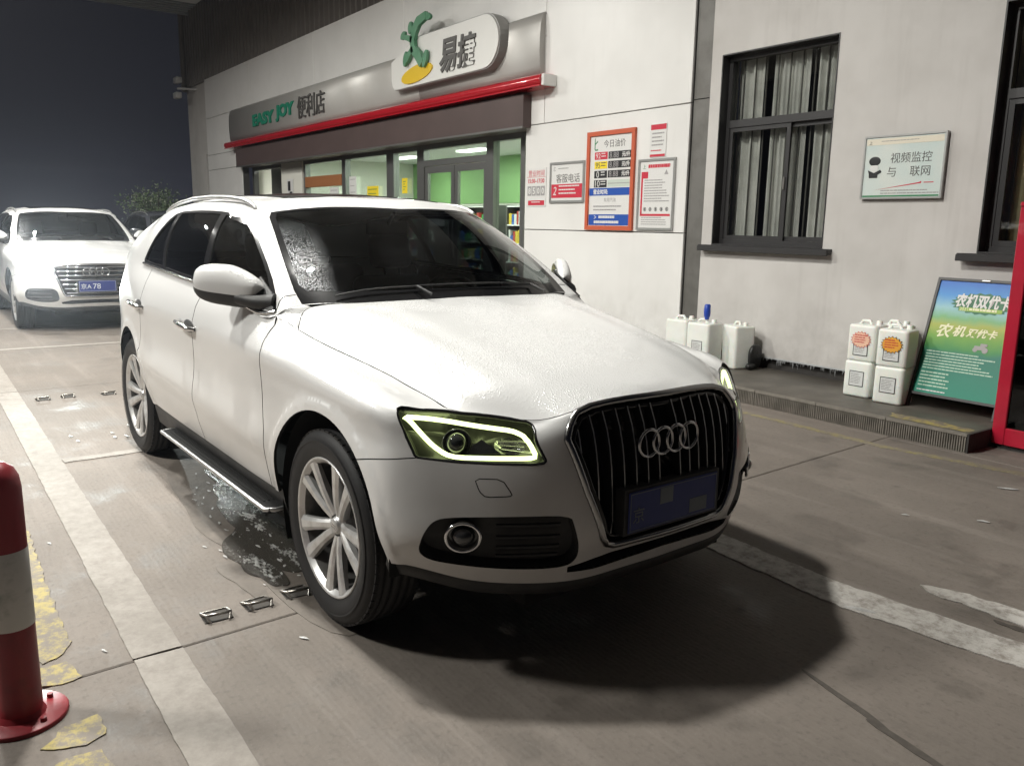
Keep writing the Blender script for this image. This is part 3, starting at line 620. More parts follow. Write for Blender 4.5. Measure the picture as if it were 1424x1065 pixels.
s = MB(); s.box(-6.151, -6.02, 5.0, 9.38, 1.7, 3.1); s.build('pale_side_wall', mat('pane_reflection_green', (.52, .60, .46), .6), S_)  # pale green stands in for a reflection in the right pane
s = MB(); s.box(-17.6, -6.05, 4.99, 9.4, 3.02, 3.12); s.build('shop_ceiling', WHITECEIL, S_)
s = MB(); s.box(-17.6, -6.05, 4.85, 9.4, .10, .135); s.build('shop_floor', TILEFLOOR, S_)
for x in (-15.5, -12.5, -9.5, -7.2):
    for y in (6.2, 8.0):
        s = MB(); s.box(x-.5, x+.5, y-.14, y+.14, 2.985, 3.015); s.build('ceiling_light', PANELLIGHT, S_)
        L = bpy.data.lights.new('shop_light', 'AREA'); L.shape = 'RECTANGLE'; L.size = 1; L.size_y = .28; L.energy = 70; L.color = (.97, 1, .93); o = bpy.data.objects.new('shop_light', L); o.location = (x, y, 2.97); COL.objects.link(o)
rebase = []
# shelving inside: racks with rows of goods
GOODS = [mat('goods_%s' % n, c, .5) for n, c in (('red', (.4, .05, .04)), ('yellow', (.6, .45, .06)), ('blue', (.05, .12, .4)), ('white', (.6, .6, .58)), ('green', (.06, .3, .1)))]
rg = random.Random(5)
for i, (x, y, lab) in enumerate(((-16.2, 8.9, 'goods rack at the far left end of the shop'), (-13.6, 8.9, 'goods rack behind the second shop window'), (-11.4, 8.9, 'goods rack left of the shop doors'), (-8.9, 8.9, 'goods rack straight behind the shop doors'), (-7.1, 8.9, 'goods rack in the right corner of the shop'))):
    t = thing('goods_rack', lab+', filled with coloured packets', 'rack', (x, y, .135), 0, 'goods racks inside the shop')
    f = MB()
    for q in (-.85, .85): f.box(q-.02, q+.02, -.2, .2, 0, 1.75)
    f.box(-.83, .83, .17, .19, 0, 1.75); f.build('rack_frame', ALUFRAME, t)
    for z in (.1, .5, .9, 1.3, 1.7): sh = MB(); sh.box(-.83, .83, -.2, .17, z, z+.025); sh.build('rack_shelf', WHITECEIL, t)
    g_ = MB()
    for z in (.125, .525, .925, 1.325):
        x_ = -.8
        while x_ < .74:
            w_ = rg.uniform(.06, .12); g_.cur = rg.randrange(5); g_.box(x_, x_+w_-.008, -.17, .05, z, z+rg.uniform(.14, .3)); x_ += w_
    stuff(g_.build('goods', GOODS, t))
counter = thing('shop_counter', 'pale counter with a dark till screen behind the shop doors', 'counter', (-8.0, 7.0, .135))
s = MB(); s.bbox(-.9, .9, -.3, .3, 0, 1.0, .02, 1); s.build('counter_body', CREAM, counter); s = MB(); s.bbox(-.95, .95, -.34, .34, 1.0, 1.05, .01, 1); s.build('counter_top', WHITECEIL, counter)
s = MB(); s.bbox(-.25, .2, -.05, .0, 1.2, 1.55, .01, 1); s.box(-.05, .02, -.03, .0, 1.05, 1.2); s.build('till_screen', PRINTBLACK, counter)
# papers on the glass
for x0, x1, z0, z1, m_, lab in ((-11.30, -10.86, 1.72, 2.10, PRINTYEL, 'yellow notice sheet stuck on the shop window'), (-12.95, -12.55, 1.75, 2.12, PAPER, 'left white notice sheet on the shop window under the orange board'), (-12.05, -11.75, 1.75, 2.3, PAPER, 'tall white notice sheet right of the window post'), (-10.1, -9.62, 1.50, 1.74, PAPER, 'white notice sheet low on the narrow pane left of the doors'), (-9.08, -8.60, 1.42, 1.78, PAPER, 'white framed notice on the left shop door'), (-9.98, -9.80, 1.95, 2.2, PRINTYEL, 'narrow yellow notice sheet high on the narrow pane')):
    s = MB(); s.box(x0, x1, FY-.042, FY-.036, z0, z1); p = tag(s.build('notice_sheet', m_), lab, 'notice')
    s = MB()
    for k in range(4): zz = z1-.05-k*(z1-z0-.08)/4; s.box(x0+.04, x1-.05-.03*(k % 2), FY-.0435, FY-.0425, zz-.012, zz)
    s.build('print_line', PRINTGREEN if m_ == PRINTYEL else PRINTGREY, p)
s = MB(); s.box(-15.1, -14.75, 4.838, 4.845, 1.9, 2.35); p = tag(s.build('notice_sheet', PAPER), 'black and white notice on the cream shop pillar', 'notice'); s = MB(); s.box(-15.04, -14.9, 4.834, 4.8375, 2.1, 2.3); s.box(-14.95, -14.8, 4.834, 4.8375, 1.95, 2.08); s.build('print_block', PRINTBLACK, p)

# step in front of the wall
step = thing('raised_step', 'low wet concrete step along the wall with a ribbed front edge', 'step', (0, 0, 0))
s = MB(); s.bbox(-17.4, .186, 3.672, 4.70, -.02, .131, .008, 2); s.build('step_slab', STEPCONC, step)
tl = MB(); W_ = .576; n = 34; vs = []
for i in range(n):
    x = W_*i/n; p_ = W_/n
    tl.add([(x, 0, 0), (x+p_*.18, -.010, 0), (x+p_*.62, -.010, 0), (x+p_*.8, 0, 0), (x+p_, 0, 0), (x, 0, .112), (x+p_*.18, -.010, .112), (x+p_*.62, -.010, .112), (x+p_*.8, 0, .112), (x+p_, 0, .112)], [(0, 1, 6, 5), (1, 2, 7, 6), (2, 3, 8, 7), (3, 4, 9, 8), (0, 3, 2, 1), (5, 6, 7, 8)])
tl.box(-.001, W_, -.014, .010, .112, .133)
t0 = tl.build('step_tile', STEPTILE, step, (.186-W_, 3.661, 0))
for k in range(1, 30): inst(t0, 'step_tile', step, (.186-W_-k*(W_+.006), 3.661, 0))
s = MB(); s.box(.1865, .20, 3.65, 4.66, 0, .13); s.build('step_end', DARKBASE, step)
s = MB(); s.add([(x, y, .1335) for x, y in ragged([(-.40, 3.70), (.16, 3.68), (.16, 3.80), (-.10, 3.85), (-.46, 3.84)], .012, .03, 2)], [tuple(range(len(ragged([(-.40, 3.70), (.16, 3.68), (.16, 3.80), (-.10, 3.85), (-.46, 3.84)], .012, .03, 2))))]); s.build('yellow_warning_paint', LINEYELLOW, step)
s = MB(); rg = random.Random(4)
for i in range(150):
    x = rg.uniform(-2.5, -1.02) if i < 110 else rg.uniform(-3.1, .1); h = rg.uniform(.008, .035) if rg.random() < .75 else rg.uniform(.03, .075); r = rg.uniform(.002, .0055); y = YW+rg.uniform(.0, .012)
    s.lathe([(r, .236), (r*.8, .236-h*.5), (.0006, .236-h)], (x, y, 0), 'z', 5)
s.box(-2.5, -1.0, YW-.004, YW-.001, .232, .246)
icm = mat('icicle_ice', (.40, .41, .42), .2, spec=.6)
stuff(s.build('icicles', icm))['label'] = 'row of small icicles under the plaster wall'

# ================================================================== signs
def frame(parent, x0, x1, z0, z1, y, t, d, m_):
    f = MB()
    for a in ((x0, x1, z0, z0+t), (x0, x1, z1-t, z1), (x0, x0+t, z0+t, z1-t), (x1-t, x1, z0+t, z1-t)): f.box(a[0], a[1], y-d, y, a[2], a[3])
    f.build('sign_frame', m_, parent)
def quad(parent, x0, x1, z0, z1, y, m_, name='print_block', t=.001):
    s = MB(); s.box(x0, x1, y-t, y, z0, z1); return s.build(name, m_, parent)
def lines(parent, x0, x1, z0, z1, n, y, m_, seed=1, h=.38):
    rg = random.Random(seed); s = MB(); p = (z1-z0)/n
    for k in range(n):
        x = x0; zz = z1-k*p; xe = x1-(x1-x0)*rg.uniform(0, .3)
        while x < xe-.004:
            w_ = min(rg.uniform(.012, .04), xe-x); s.box(x, x+w_*.86, y-.0008, y, zz-p*h, zz); x += w_
    return s.build('small_print', m_, parent)
fas = thing('shop_fascia', 'long silver fascia with raised green and grey lettering over the shop front', 'fascia sign', (-11.2, 4.62, 3.2))
_b = (-11.2, 4.62, 3.2)
def rel(o): o.location = (o.location[0]-_b[0], o.location[1]-_b[1], o.location[2]-_b[2]); return o
pr = [(4.655, 4.045), (4.62, 4.04), (4.585, 4.0), (4.558, 3.9), (4.545, 3.76), (4.545, 3.56), (4.555, 3.40), (4.575, 3.29), (4.655, 3.29)]
s = MB(); k = len(pr); X0, X1 = -17.98, -5.79; segs = [X0, -8.8, X1]
for a, b_ in zip(segs[:-1], segs[1:]):
    q = MB(); q.add([(a+.002, y, z) for y, z in pr]+[(b_-.002, y, z) for y, z in pr], [(i, i+1, k+i+1, k+i) for i in range(k-1)]+[tuple(range(k)), tuple(range(k, 2*k))]); o = rel(q.build('fascia_panel', SILVER, fas))
    o.data.polygons.foreach_set('use_smooth', [True]*(k-1)+[False]*2)
GREENLET = mat('green_lettering', (.012, .21, .13), .35)
rel(text('EASY', .36, GREENLET, fas, (-15.586, 4.545, 3.638), ext=.022, width=1.32, bold=.018, squash=.9)); rel(text('JOY', .36, GREENLET, fas, (-14.310, 4.545, 3.658), ext=.022, width=1.01, bold=.018, squash=.9)); rel(text('便利店', .40, DKGREYTXT, fas, (-12.952, 4.545, 3.658), ext=.022, width=1.33))
bar = MB(); bar.tube([(X, 4.47, 3.21) for X in (-17.95, -5.60)], .072, 14); bar.box(-17.95, -5.60, 4.40, 4.655, 3.128, 3.146); bar.box(-17.95, -5.60, 4.48, 4.655, 3.262, 3.282)
tag(bar.build('red_canopy_rail', REDGLOSS), 'glossy red rail running along the bottom of the silver fascia', 'rail')
s = MB(); s.bbox(-5.60, -5.55, 4.43, 4.632, 3.135, 3.27, .006, 1); s.build('rail_end_cap', CLAD, bpy.data.objects['red_canopy_rail'])
# rounded sign with emblem
loz = thing('logo_sign', 'white rounded sign with a green and yellow emblem and dark characters, above the shop front', 'sign', (-7.5, 4.3, 3.4))
_b = (-7.5, 4.3, 3.4)
_k = 1.0405; _X = lambda x: 2.725+(x-2.725)*_k; _Z = lambda z: 1.470+(z-1.470)*_k
R0_ = .335; cz = 3.735; P = [(-8.16, 4.07), (-8.93, 3.83), (-8.93, 3.55), (-8.90, 3.46), (-8.84, 3.41), (-8.75, 3.40)]
for a in np.linspace(-PI/2, PI/2, 16): P.append((-6.44+R0_*math.cos(a), cz+R0_*math.sin(a)))
s = MB(); s.prism([(_X(x), 4.42, _Z(z)) for x, z in P], (0, .16, 0)); rel(s.build('sign_box', mat('sign_side_grey', (.30, .295, .285), .4, .4), loz))
s = MB(); cxm = sum(p[0] for p in P)/len(P); P2 = [(x+(-.02 if x > cxm else .0), z+(-.015 if z > cz else .012)) for x, z in P]; s.prism([(_X(x), 4.405, _Z(z)) for x, z in P2], (0, .014, 0)); rel(s.build('sign_face', mat('sign_face_white', (.72, .715, .69), .35), loz))
rel(text('易', .46, DKGREYTXT, loz, (_X(-7.30), 4.40, _Z(3.69)), ext=.012, width=.46, bold=.012, shear=.12)); rel(text('捷', .46, DKGREYTXT, loz, (_X(-6.84), 4.40, _Z(3.69)), ext=.012, width=.46, bold=.012, shear=.12))
s = MB(); s.prism([(_X(-8.15+.45*math.cos(a)*.98+.03*math.sin(a)), 4.385, _Z(3.565+.115*math.sin(a)+.03*math.cos(a))) for a in np.linspace(0, 2*PI, 32)[:-1]], (0, .018, 0)); rel(s.build('yellow_oval', mat('emblem_yellow', (.72, .48, .02), .35), loz))
EMG = mat('emblem_green', (.07, .22, .12), .38, noise=(3, (.14, .30, .19), .4, .7))
s = MB()
def leaf(c, rx, rz, rot): s.prism([(_X(c[0]+rx*math.cos(a)*math.cos(rot)-rz*math.sin(a)*abs(math.sin(a))**.3*math.sin(rot)), 4.34, _Z(c[1]+rx*math.cos(a)*math.sin(rot)+rz*math.sin(a)*math.cos(rot))) for a in np.linspace(0, 2*PI, 20)[:-1]], (0, .04, 0))
def strap(pts, ws):
    L = []; Rr = []
    for i in range(len(pts)):
        a = Vector(pts[max(0, i-1)]); b = Vector(pts[min(len(pts)-1, i+1)]); t = (b-a).normalized(); nn = Vector((-t.y, t.x)); p = Vector(pts[i]); L.append(p+nn*ws[i]); Rr.append(p-nn*ws[i])
    for i in range(len(pts)-1): s.prism([(_X(q.x), 4.335, _Z(q.y)) for q in (L[i], L[i+1], Rr[i+1], Rr[i])], (0, .055, 0))
strap([(-7.93, 3.66), (-8.02, 3.78), (-8.17, 3.90), (-8.19, 4.02), (-8.13, 4.14), (-8.02, 4.24), (-7.80, 4.285)], [.06, .075, .065, .06, .07, .065, .05])
strap([(-8.19, 4.02), (-8.30, 4.06), (-8.45, 4.10)], [.045, .04, .03]); leaf((-8.46, 4.12), .075, .045, .5); leaf((-8.25, 4.19), .085, .055, 1.3)
leaf((-7.80, 4.27), .13, .05, -.25); leaf((-7.84, 3.72), .12, .055, 1.15); strap([(-8.17, 3.90), (-8.28, 3.84), (-8.36, 3.76)], [.045, .04, .04]); leaf((-8.40, 3.79), .105, .055, 1.25)
rel(s.build('green_figure', EMG, loz))
# notices on the white panel
YP = 4.630
t = thing('opening_hours_sign', 'frameless opening hours sign in red and white, nearest the shop glazing', 'sign', (-5.905, YP, 1.70)); _b = (-5.905, YP, 1.70)
rel(quad(t, -6.11, -5.70, 1.70, 2.18, YP, PAPER, 'sign_board', .006)); y = YP-.0065
rel(text('营业时间', .085, PRINTRED, t, (-5.905, y, 2.115), width=.33, ext=.0006)); rel(quad(t, -6.10, -5.71, 2.066, 2.070, y, PRINTRED))
rel(text('15:30–17:30', .07, PRINTRED, t, (-5.905, y, 2.02), width=.34, ext=.0006, bold=.002))
for k, ch in enumerate('8500'): rel(quad(t, -6.085+k*.093, -6.003+k*.093, 1.835, 1.955, y, PRINTGREY)); rel(text(ch, .12, PAPER, t, (-6.044+k*.093, y-.0012, 1.895), ext=.0006, width=.05, bold=.003))
rel(quad(t, -6.07, -5.73, 1.715, 1.775, y, PRINTRED)); rel(lines(t, -6.0, -5.8, 1.73, 1.76, 1, y-.0012, PAPER, 4))
t = thing('hotline_sign', 'silver framed customer hotline sign with a red lower half', 'sign', (-5.29, YP, 1.74)); _b = (-5.29, YP, 1.74)
rel(quad(t, -5.61, -4.97, 1.75, 2.22, YP, PAPER, 'sign_board', .008)); frame(t, -5.62, -4.96, 1.74, 2.23, YP, .028, .018, FRAMESILVER); rel(t.children[-1]); y = YP-.0085
rel(text('客服电话', .14, DKGREYTXT, t, (-5.27, y, 2.035), width=.45, ext=.0006)); rel(quad(t, -5.585, -4.99, 1.80, 1.965, y, PRINTRED)); rel(text('2', .17, PAPER, t, (-5.52, y-.0012, 1.885), ext=.0006, width=.07, shear=.2)); rel(lines(t, -5.44, -5.02, 1.82, 1.95, 3, y-.0012, PAPER, 3))
rel(text('ε', .07, PRINTGREY, t, (-5.53, y, 2.15), width=.04, ext=.0006)); rel(lines(t, -5.46, -5.2, 2.13, 2.16, 1, y, PRINTGREY, 6))
t = thing('fuel_price_board', 'tall fuel price board in an orange red frame with blue bands', 'sign', (-4.51, YP, 1.42)); _b = (-4.51, YP, 1.42)
rel(quad(t, -4.90, -4.12, 1.43, 2.53, YP, PAPER, 'sign_board', .012)); frame(t, -4.91, -4.11, 1.42, 2.54, YP, .05, .03, PRINTORANGE); rel(t.children[-1]); y = YP-.0125
rel(text('今日油价', .09, DKGREYTXT, t, (-4.45, y, 2.395), width=.36, ext=.0006)); rel(text('ﾋ', .1, PRINTGREEN, t, (-4.76, y, 2.395), width=.06, ext=.0006))
for k, (lab, c1, c2) in enumerate((('92', PRINTRED, PAPER), ('95', PRINTYEL, DKGREYTXT), ('0', PRINTBLACK, PAPER), ('10', PRINTBLACK, PAPER))):
    z = 2.265-k*.105
    rel(quad(t, -4.78, -4.56, z-.042, z+.042, y, c1)); rel(text(lab, .085, c2, t, (-4.72, y-.0012, z), width=.035*len(lab)+.01, ext=.0006)); rel(lines(t, -4.665, -4.575, z-.03, z+.03, 2, y-.0012, c2, k))
    rel(quad(t, -4.545, -4.17, z-.040, z+.040, y, PRINTBLACK if k < 3 else PRINTLITE, 'price_display'))
    if k < 3:
        rel(text('8.88', .07, PRINTGREY, t, (-4.45, y-.0012, z), width=.15, ext=.0004)); rel(text('元/升', .06, PAPER, t, (-4.255, y-.0012, z), width=.13, ext=.0006, bold=.002))
    else: rel(quad(t, -4.535, -4.18, z-.004, z+.004, y-.001, PRINTGREY))
rel(quad(t, -4.855, -4.165, 1.815, 1.90, y, PRINTBLUE)); rel(text('营业时间:', .06, PAPER, t, (-4.66, y-.0012, 1.857), width=.25, ext=.0006, bold=.002)); rel(text('车用汽油', .05, PRINTGREY, t, (-4.5, y, 1.765), width=.2, ext=.0006)); rel(lines(t, -4.78, -4.25, 1.62, 1.70, 2, y, PRINTGREY, 7))
rel(quad(t, -4.855, -4.165, 1.475, 1.60, y, PRINTBLUE)); rel(lines(t, -4.68, -4.36, 1.548, 1.585, 1, y-.0012, PAPER, 12, .8)); rel(lines(t, -4.76, -4.30, 1.49, 1.527, 1, y-.0012, PAPER, 13, .8)); rel(text('>', .05, PAPER, t, (-4.74, y-.0012, 1.567), width=.04, ext=.0006))
t = thing('safety_notice', 'silver framed notice board with red title and small print, right of the price board', 'sign', (-3.775, YP, 1.43)); _b = (-3.775, YP, 1.43)
rel(quad(t, -4.04, -3.51, 1.44, 2.18, YP, PAPER, 'sign_board', .008)); frame(t, -4.05, -3.50, 1.43, 2.19, YP, .026, .018, FRAMESILVER); rel(t.children[-1]); y = YP-.0085
rel(lines(t, -3.90, -3.56, 2.09, 2.13, 1, y, PRINTRED, 21, .9)); rel(quad(t, -4.0, -3.90, 1.985, 2.055, y, PRINTRED)); rel(quad(t, -4.0, -3.975, 1.60, 1.985, y, PRINTRED)); rel(quad(t, -4.0, -3.55, 1.582, 1.605, y, PRINTRED)); rel(lines(t, -3.95, -3.57, 1.72, 1.97, 9, y, PRINTGREY, 22)); rel(lines(t, -3.98, -3.56, 1.475, 1.57, 4, y, PRINTGREY, 23))
tri = MB(); tri.prism([(-3.66, y, 2.02), (-3.60, y, 2.02), (-3.63, y, 2.07)], (0, -.001, 0)); rel(tri.build('warning_triangle', PRINTGREY, t)); rel(text('上', .06, PRINTGREEN, t, (-3.96, y, 2.11), width=.045, ext=.0006))
for k in range(5):
    s = MB(); s.lathe([(.022, y-.0006), (.016, y-.0006)], (-3.93+k*.083, 0, 1.655), 'y', 16); s.ell((-3.93+k*.083, y-.0005, 1.655), (.009, .0008, .012), 10, 6); rel(s.build('pictogram', PRINTBLACK, t))
t = thing('small_notice', 'small red topped notice sheet above the safety board', 'sign', (-3.78, YP, 2.21)); _b = (-3.78, YP, 2.21)
rel(quad(t, -3.90, -3.66, 2.205, 2.55, YP, PAPER, 'sign_board', .005)); y = YP-.0055; rel(quad(t, -3.89, -3.665, 2.49, 2.545, y, PRINTRED)); rel(lines(t, -3.87, -3.69, 2.30, 2.46, 4, y, PRINTGREY, 31)); rel(quad(t, -3.89, -3.67, 2.21, 2.235, y, PRINTRED)); rel(lines(t, -3.88, -3.69, 2.25, 2.28, 1, y, PRINTRED, 33))
# CCTV sign on the plaster
t = thing('surveillance_sign', 'pale blue CCTV notice with a cartoon guard on the grey plaster wall', 'sign', (-1.015, YW, 1.73)); _b = (-1.015, YW, 1.73)
rel(quad(t, -1.355, -.672, 1.732, 2.235, YW, mat('sign_pale_blue', (.52, .60, .58), .4, noise=(3, (.62, .64, .60), .35, .7)), 'sign_board', .030)); frame(t, -1.36, -.667, 1.727, 2.24, YW, .014, .038, FRAMESILVER); rel(t.children[-1]); y = YW-.0305
rel(text('视频监控', .10, DKGREYTXT, t, (-.945, y, 2.055), width=.345, ext=.0006)); rel(text('与', .09, DKGREYTXT, t, (-1.10, y, 1.945), width=.075, ext=.0006)); rel(text('联网', .09, DKGREYTXT, t, (-.86, y, 1.945), width=.165, ext=.0006))
rel(quad(t, -1.34, -.69, 2.165, 2.215, y, mat('sign_cream', (.68, .63, .52), .4))); rel(text('上', .05, DKGREYTXT, t, (-1.305, y-.0012, 2.185), width=.03, ext=.0006)); rel(lines(t, -1.21, -.85, 2.182, 2.196, 1, y-.0012, PRINTGREY, 41))
s = MB(); s.prism([(-1.24, y, 1.80), (-.86, y, 1.855), (-.84, y, 1.865), (-.84, y, 1.848)], (0, -.001, 0)); rel(s.build('print_stripe', PRINTRED, t)); rel(quad(t, -.82, -.74, 1.850, 1.857, y, PRINTRED)); rel(lines(t, -1.18, -.69, 1.755, 1.80, 2, y, PRINTGREY, 42)); rel(quad(t, -1.34, -.69, 1.745, 1.757, y, PRINTGREEN))
s = MB(); s.ell((-1.255, y, 2.035), (.052, .0015, .038)); rel(s.build('guard_cap', PRINTBLACK, t)); s = MB(); s.ell((-1.255, y, 1.978), (.038, .0012, .034)); rel(s.build('guard_face', PAPER, t)); s = MB(); s.prism([(-1.31, y, 1.965), (-1.255, y, 1.94), (-1.20, y, 1.965), (-1.185, y, 1.945), (-1.22, y, 1.925), (-1.22, y, 1.90), (-1.295, y, 1.90), (-1.30, y, 1.935)], (0, -.0015, 0)); rel(s.build('guard_coat', PRINTBLACK, t))

# ================================================================== street objects
def rebase_thing(t, loc):
    for c in t.children: c.location = (c.location[0]-loc[0], c.location[1]-loc[1], c.location[2]-loc[2])
    t.location = loc
REDPAINT = mat('bollard_red', (.22, .015, .022), .42, noise=(9, (.14, .014, .018), .5, .75), bump=(60, .15, .003)); BANDWHITE = mat('reflective_white', (.52, .51, .49), .45, noise=(14, (.30, .32, .29), .5, .72))
bo = thing('bollard', 'dark red steel bollard with one white band and a bolted base plate', 'bollard', (.075, -1.875, 0))
s = MB(); s.lathe([(.060, .012), (.060, .71), (.056, .745), (.044, .772), (.022, .788), (.0005, .792)], n=40); s.build('post', REDPAINT, bo)
s = MB(); s.lathe([(.0605, .30), (.0613, .302), (.0613, .533), (.0605, .535)], n=40); s.build('white_band', BANDWHITE, bo)
s = MB(); s.lathe([(.055, .014), (.124, .014), (.127, .011), (.127, .0)], n=40); s.lathe([(.060, .03), (.068, .014)], n=40); s.build('base_plate', REDPAINT, bo)
for a in (.55, 2.1, 3.7, 5.2): s = MB(); s.lathe([(.001, .026), (.009, .026), (.010, .014)], (.096*math.cos(a), .096*math.sin(a), 0), 'z', 6, False); s.build('bolt', REDPAINT, bo)
# folded steel loops let into the concrete
STEEL = mat('worn_steel', (.42, .40, .37), .35, .9, noise=(30, (.2, .18, .16), .4, .7)); PIT = mat('loop_pocket', (.05, .045, .04), .9)
def loop_thing(x, y, rz, lab):
    t = thing('ground_loop', lab, 'tie-down loop', (x, y, 0), rz, 'steel loops let into the concrete')
    s = MB(); s.box(-.055, .04, -.052, .052, .0012, .0034); s.build('pocket_plate', PIT, t)
    s = MB(); s.tube([(-.045, -.048, .004), (.030, -.044, .026), (.032, .044, .026), (-.045, .048, .004)], [.0055, .006, .006, .0055], 6); s.tube([(-.048, -.05, .005), (-.048, .05, .005)], .0045, 6); s.build('loop_bar', STEEL, t)
    s = MB(); s.tube([(.03, -.044, .026), (.052, -.034, .006)], .005, 6); s.tube([(.03, .044, .026), (.052, .034, .006)], .005, 6); s.build('loop_leg', STEEL, t)
for x, y, rz, lab in ((-.245, -1.205, -.04, 'steel ground loop nearest the white lane line, by the front wheel'), (-.256, -1.045, .03, 'middle steel ground loop of the three by the front wheel'), (-.27, -.885, -.05, 'steel ground loop touching the front tyre'), (-4.83, -1.235, .04, 'far steel ground loop nearest the lane line, beyond the rear wheel'), (-4.85, -1.05, -.03, 'middle steel ground loop of the far three'), (-4.80, -.75, .08, 'far steel ground loop nearest the rear tyre')):
    loop_thing(x, y, rz, lab)
# jerrycans
CANS = mat('milky_plastic', (.76, .77, .73), .38, noise=(5, (.66, .68, .63), .4, .7)); CANS.node_tree.nodes['Principled BSDF'].inputs['Subsurface Weight'].default_value = .15
CANLBL = mat('can_label', (.62, .63, .62), .5); BURST = mat('burst_orange', (.75, .36, .05), .5); BURST2 = mat('burst_peach', (.78, .50, .36), .5); BLUECAP = mat('blue_plastic', (.02, .06, .36), .35)
def can(x, y, z, rz, w, d, h, lab, burst=None, pump=False, grp='white plastic jerrycans by the wall', label_on=True):
    t = thing('jerrycan', lab, 'jerrycan', (x, y, z), rz, grp)
    bm_ = bmesh.new(); bmesh.ops.create_cube(bm_, size=1)
    for v in bm_.verts: v.co = Vector((v.co.x*w, v.co.y*d, (v.co.z+.5)*h))
    vert = [e_ for e_ in bm_.edges if abs(e_.verts[0].co.z-e_.verts[1].co.z) > .01]; bmesh.ops.bevel(bm_, geom=vert, offset=.038, segments=4, profile=.6, affect='EDGES')
    hor = [e_ for e_ in bm_.edges if abs(e_.verts[0].co.z-e_.verts[1].co.z) < .001 and e_.is_manifold and abs(e_.link_faces[0].normal.z-e_.link_faces[1].normal.z) > .5]; bmesh.ops.bevel(bm_, geom=hor, offset=.022, segments=3, profile=.6, affect='EDGES')
    s = MB(); s.bm(bm_, True); s.build('can_body', CANS, t)
    s = MB(); s.bbox(-w*.42, w*.42, -d*.5-.002, d*.5+.002, h*.50, h*.52, .003, 1); s.build('mould_rib', CANS, t)
    s = MB(); s.tube([(-w*.30, 0, h-.005), (-w*.22, 0, h+.026), (w*.02, 0, h+.030), (w*.10, 0, h-.005)], [.016, .013, .013, .016], 8); s.build('carry_handle', CANS, t)
    s = MB(); s.lathe([(.0005, h+.034), (.021, h+.034), (.024, h+.030), (.025, h-.004)], (w*.30, d*.12, 0), 'z', 20); s.build('screw_cap', CANS, t)
    y = -d/2-.0012
    if label_on:
        s = MB(); s.box(-.062, .062, y-.001, y, h*.30, h*.30+.125) if not burst else s.box(-.062, .062, y-.001, y, h*.16, h*.16+.12); o = s.build('label_edge', PRINTBLACK, t)
        z0 = h*.30 if not burst else h*.16; s = MB(); s.box(-.056, .056, y-.0018, y-.001, z0+.006, z0+.119 if not burst else z0+.114); s.build('label', CANLBL, t); lines(t, -.048, .046, z0+.018, z0+.105, 7, y-.002, PRINTGREY, int(abs(x*100)))
    if burst:
        P = []
        for i in range(36):
            a = 2*PI*i/36; r = 1. if i % 2 else .80; P.append((.088*r*math.cos(a), y-.003, h*.60+.070*r*math.sin(a)))
        c0 = MB(); c0.prism(P, (0, -.001, 0)); c0.build('burst_edge', PRINTBLACK if burst is BURST else PRINTRED, t)
        c1 = MB(); c1.prism([(p[0]*.93, p[1]-.0012, h*.60+(p[2]-h*.60)*.93) for p in P], (0, -.001, 0)); c1.build('burst', burst, t); lines(t, -.055, .055, h*.60-.035, h*.60+.04, 4, y-.0056, PRINTRED, int(abs(x*70)))
    if pump:
        s = MB(); s.lathe([(.021, h+.03), (.024, h+.05), (.030, h+.06), (.033, h+.10), (.030, h+.17), (.022, h+.178), (.0005, h+.18)], (w*.05, 0, 0), 'z', 18); s.build('pump_bulb', BLUECAP, t)
        s = MB(); s.lathe([(.012, h-.002), (.012, h+.035)], (w*.05, 0, 0), 'z', 12); s.build('pump_neck', CLAD, t)
    return t
H1 = .292
can(-.955, 4.255, .131, .03, .235, .215, H1, 'lower white jerrycan of the left stack, square label facing out'); can(-.95, 4.262, .131+H1, .05, .24, .215, H1+.005, 'upper white jerrycan of the left stack, pale peach starburst sticker', BURST2)
can(-.665, 4.205, .131, .10, .235, .22, H1, 'lower white jerrycan of the right stack, square label facing out'); can(-.668, 4.21, .131+H1, .13, .24, .22, H1+.002, 'upper white jerrycan of the right stack, orange starburst sticker', BURST)
can(-.86, 4.50, .131, -.05, .235, .20, H1, 'bottom jerrycan hidden behind the two labelled stacks', label_on=False); can(-.85, 4.50, .131+H1, -.1, .235, .20, H1, 'top jerrycan behind the labelled stacks, only its handle showing', label_on=False)
can(-2.66, 4.26, .131, .08, .27, .24, .425, 'tall white jerrycan with a blue pump bulb, beyond the car bonnet', pump=True); can(-2.40, 4.45, .131, -.35, .25, .22, .415, 'unlabelled tall white jerrycan right of the one with the pump', label_on=False); can(-3.02, 4.34, .131, .1, .27, .24, .42, 'leftmost tall white jerrycan, half hidden by the bonnet', label_on=False)
s = MB(); s.ell((-2.245, 4.52, .25), (.035, .09, .12), 14, 10, .8); s.ell((-2.235, 4.45, .165), (.04, .06, .035), 12, 8); tag(s.build('black_bag', mat('black_bag_plastic', (.012, .012, .012), .4, bump=(30, .6, .02))), 'small black bag slumped beside the tall jerrycans', 'bag')
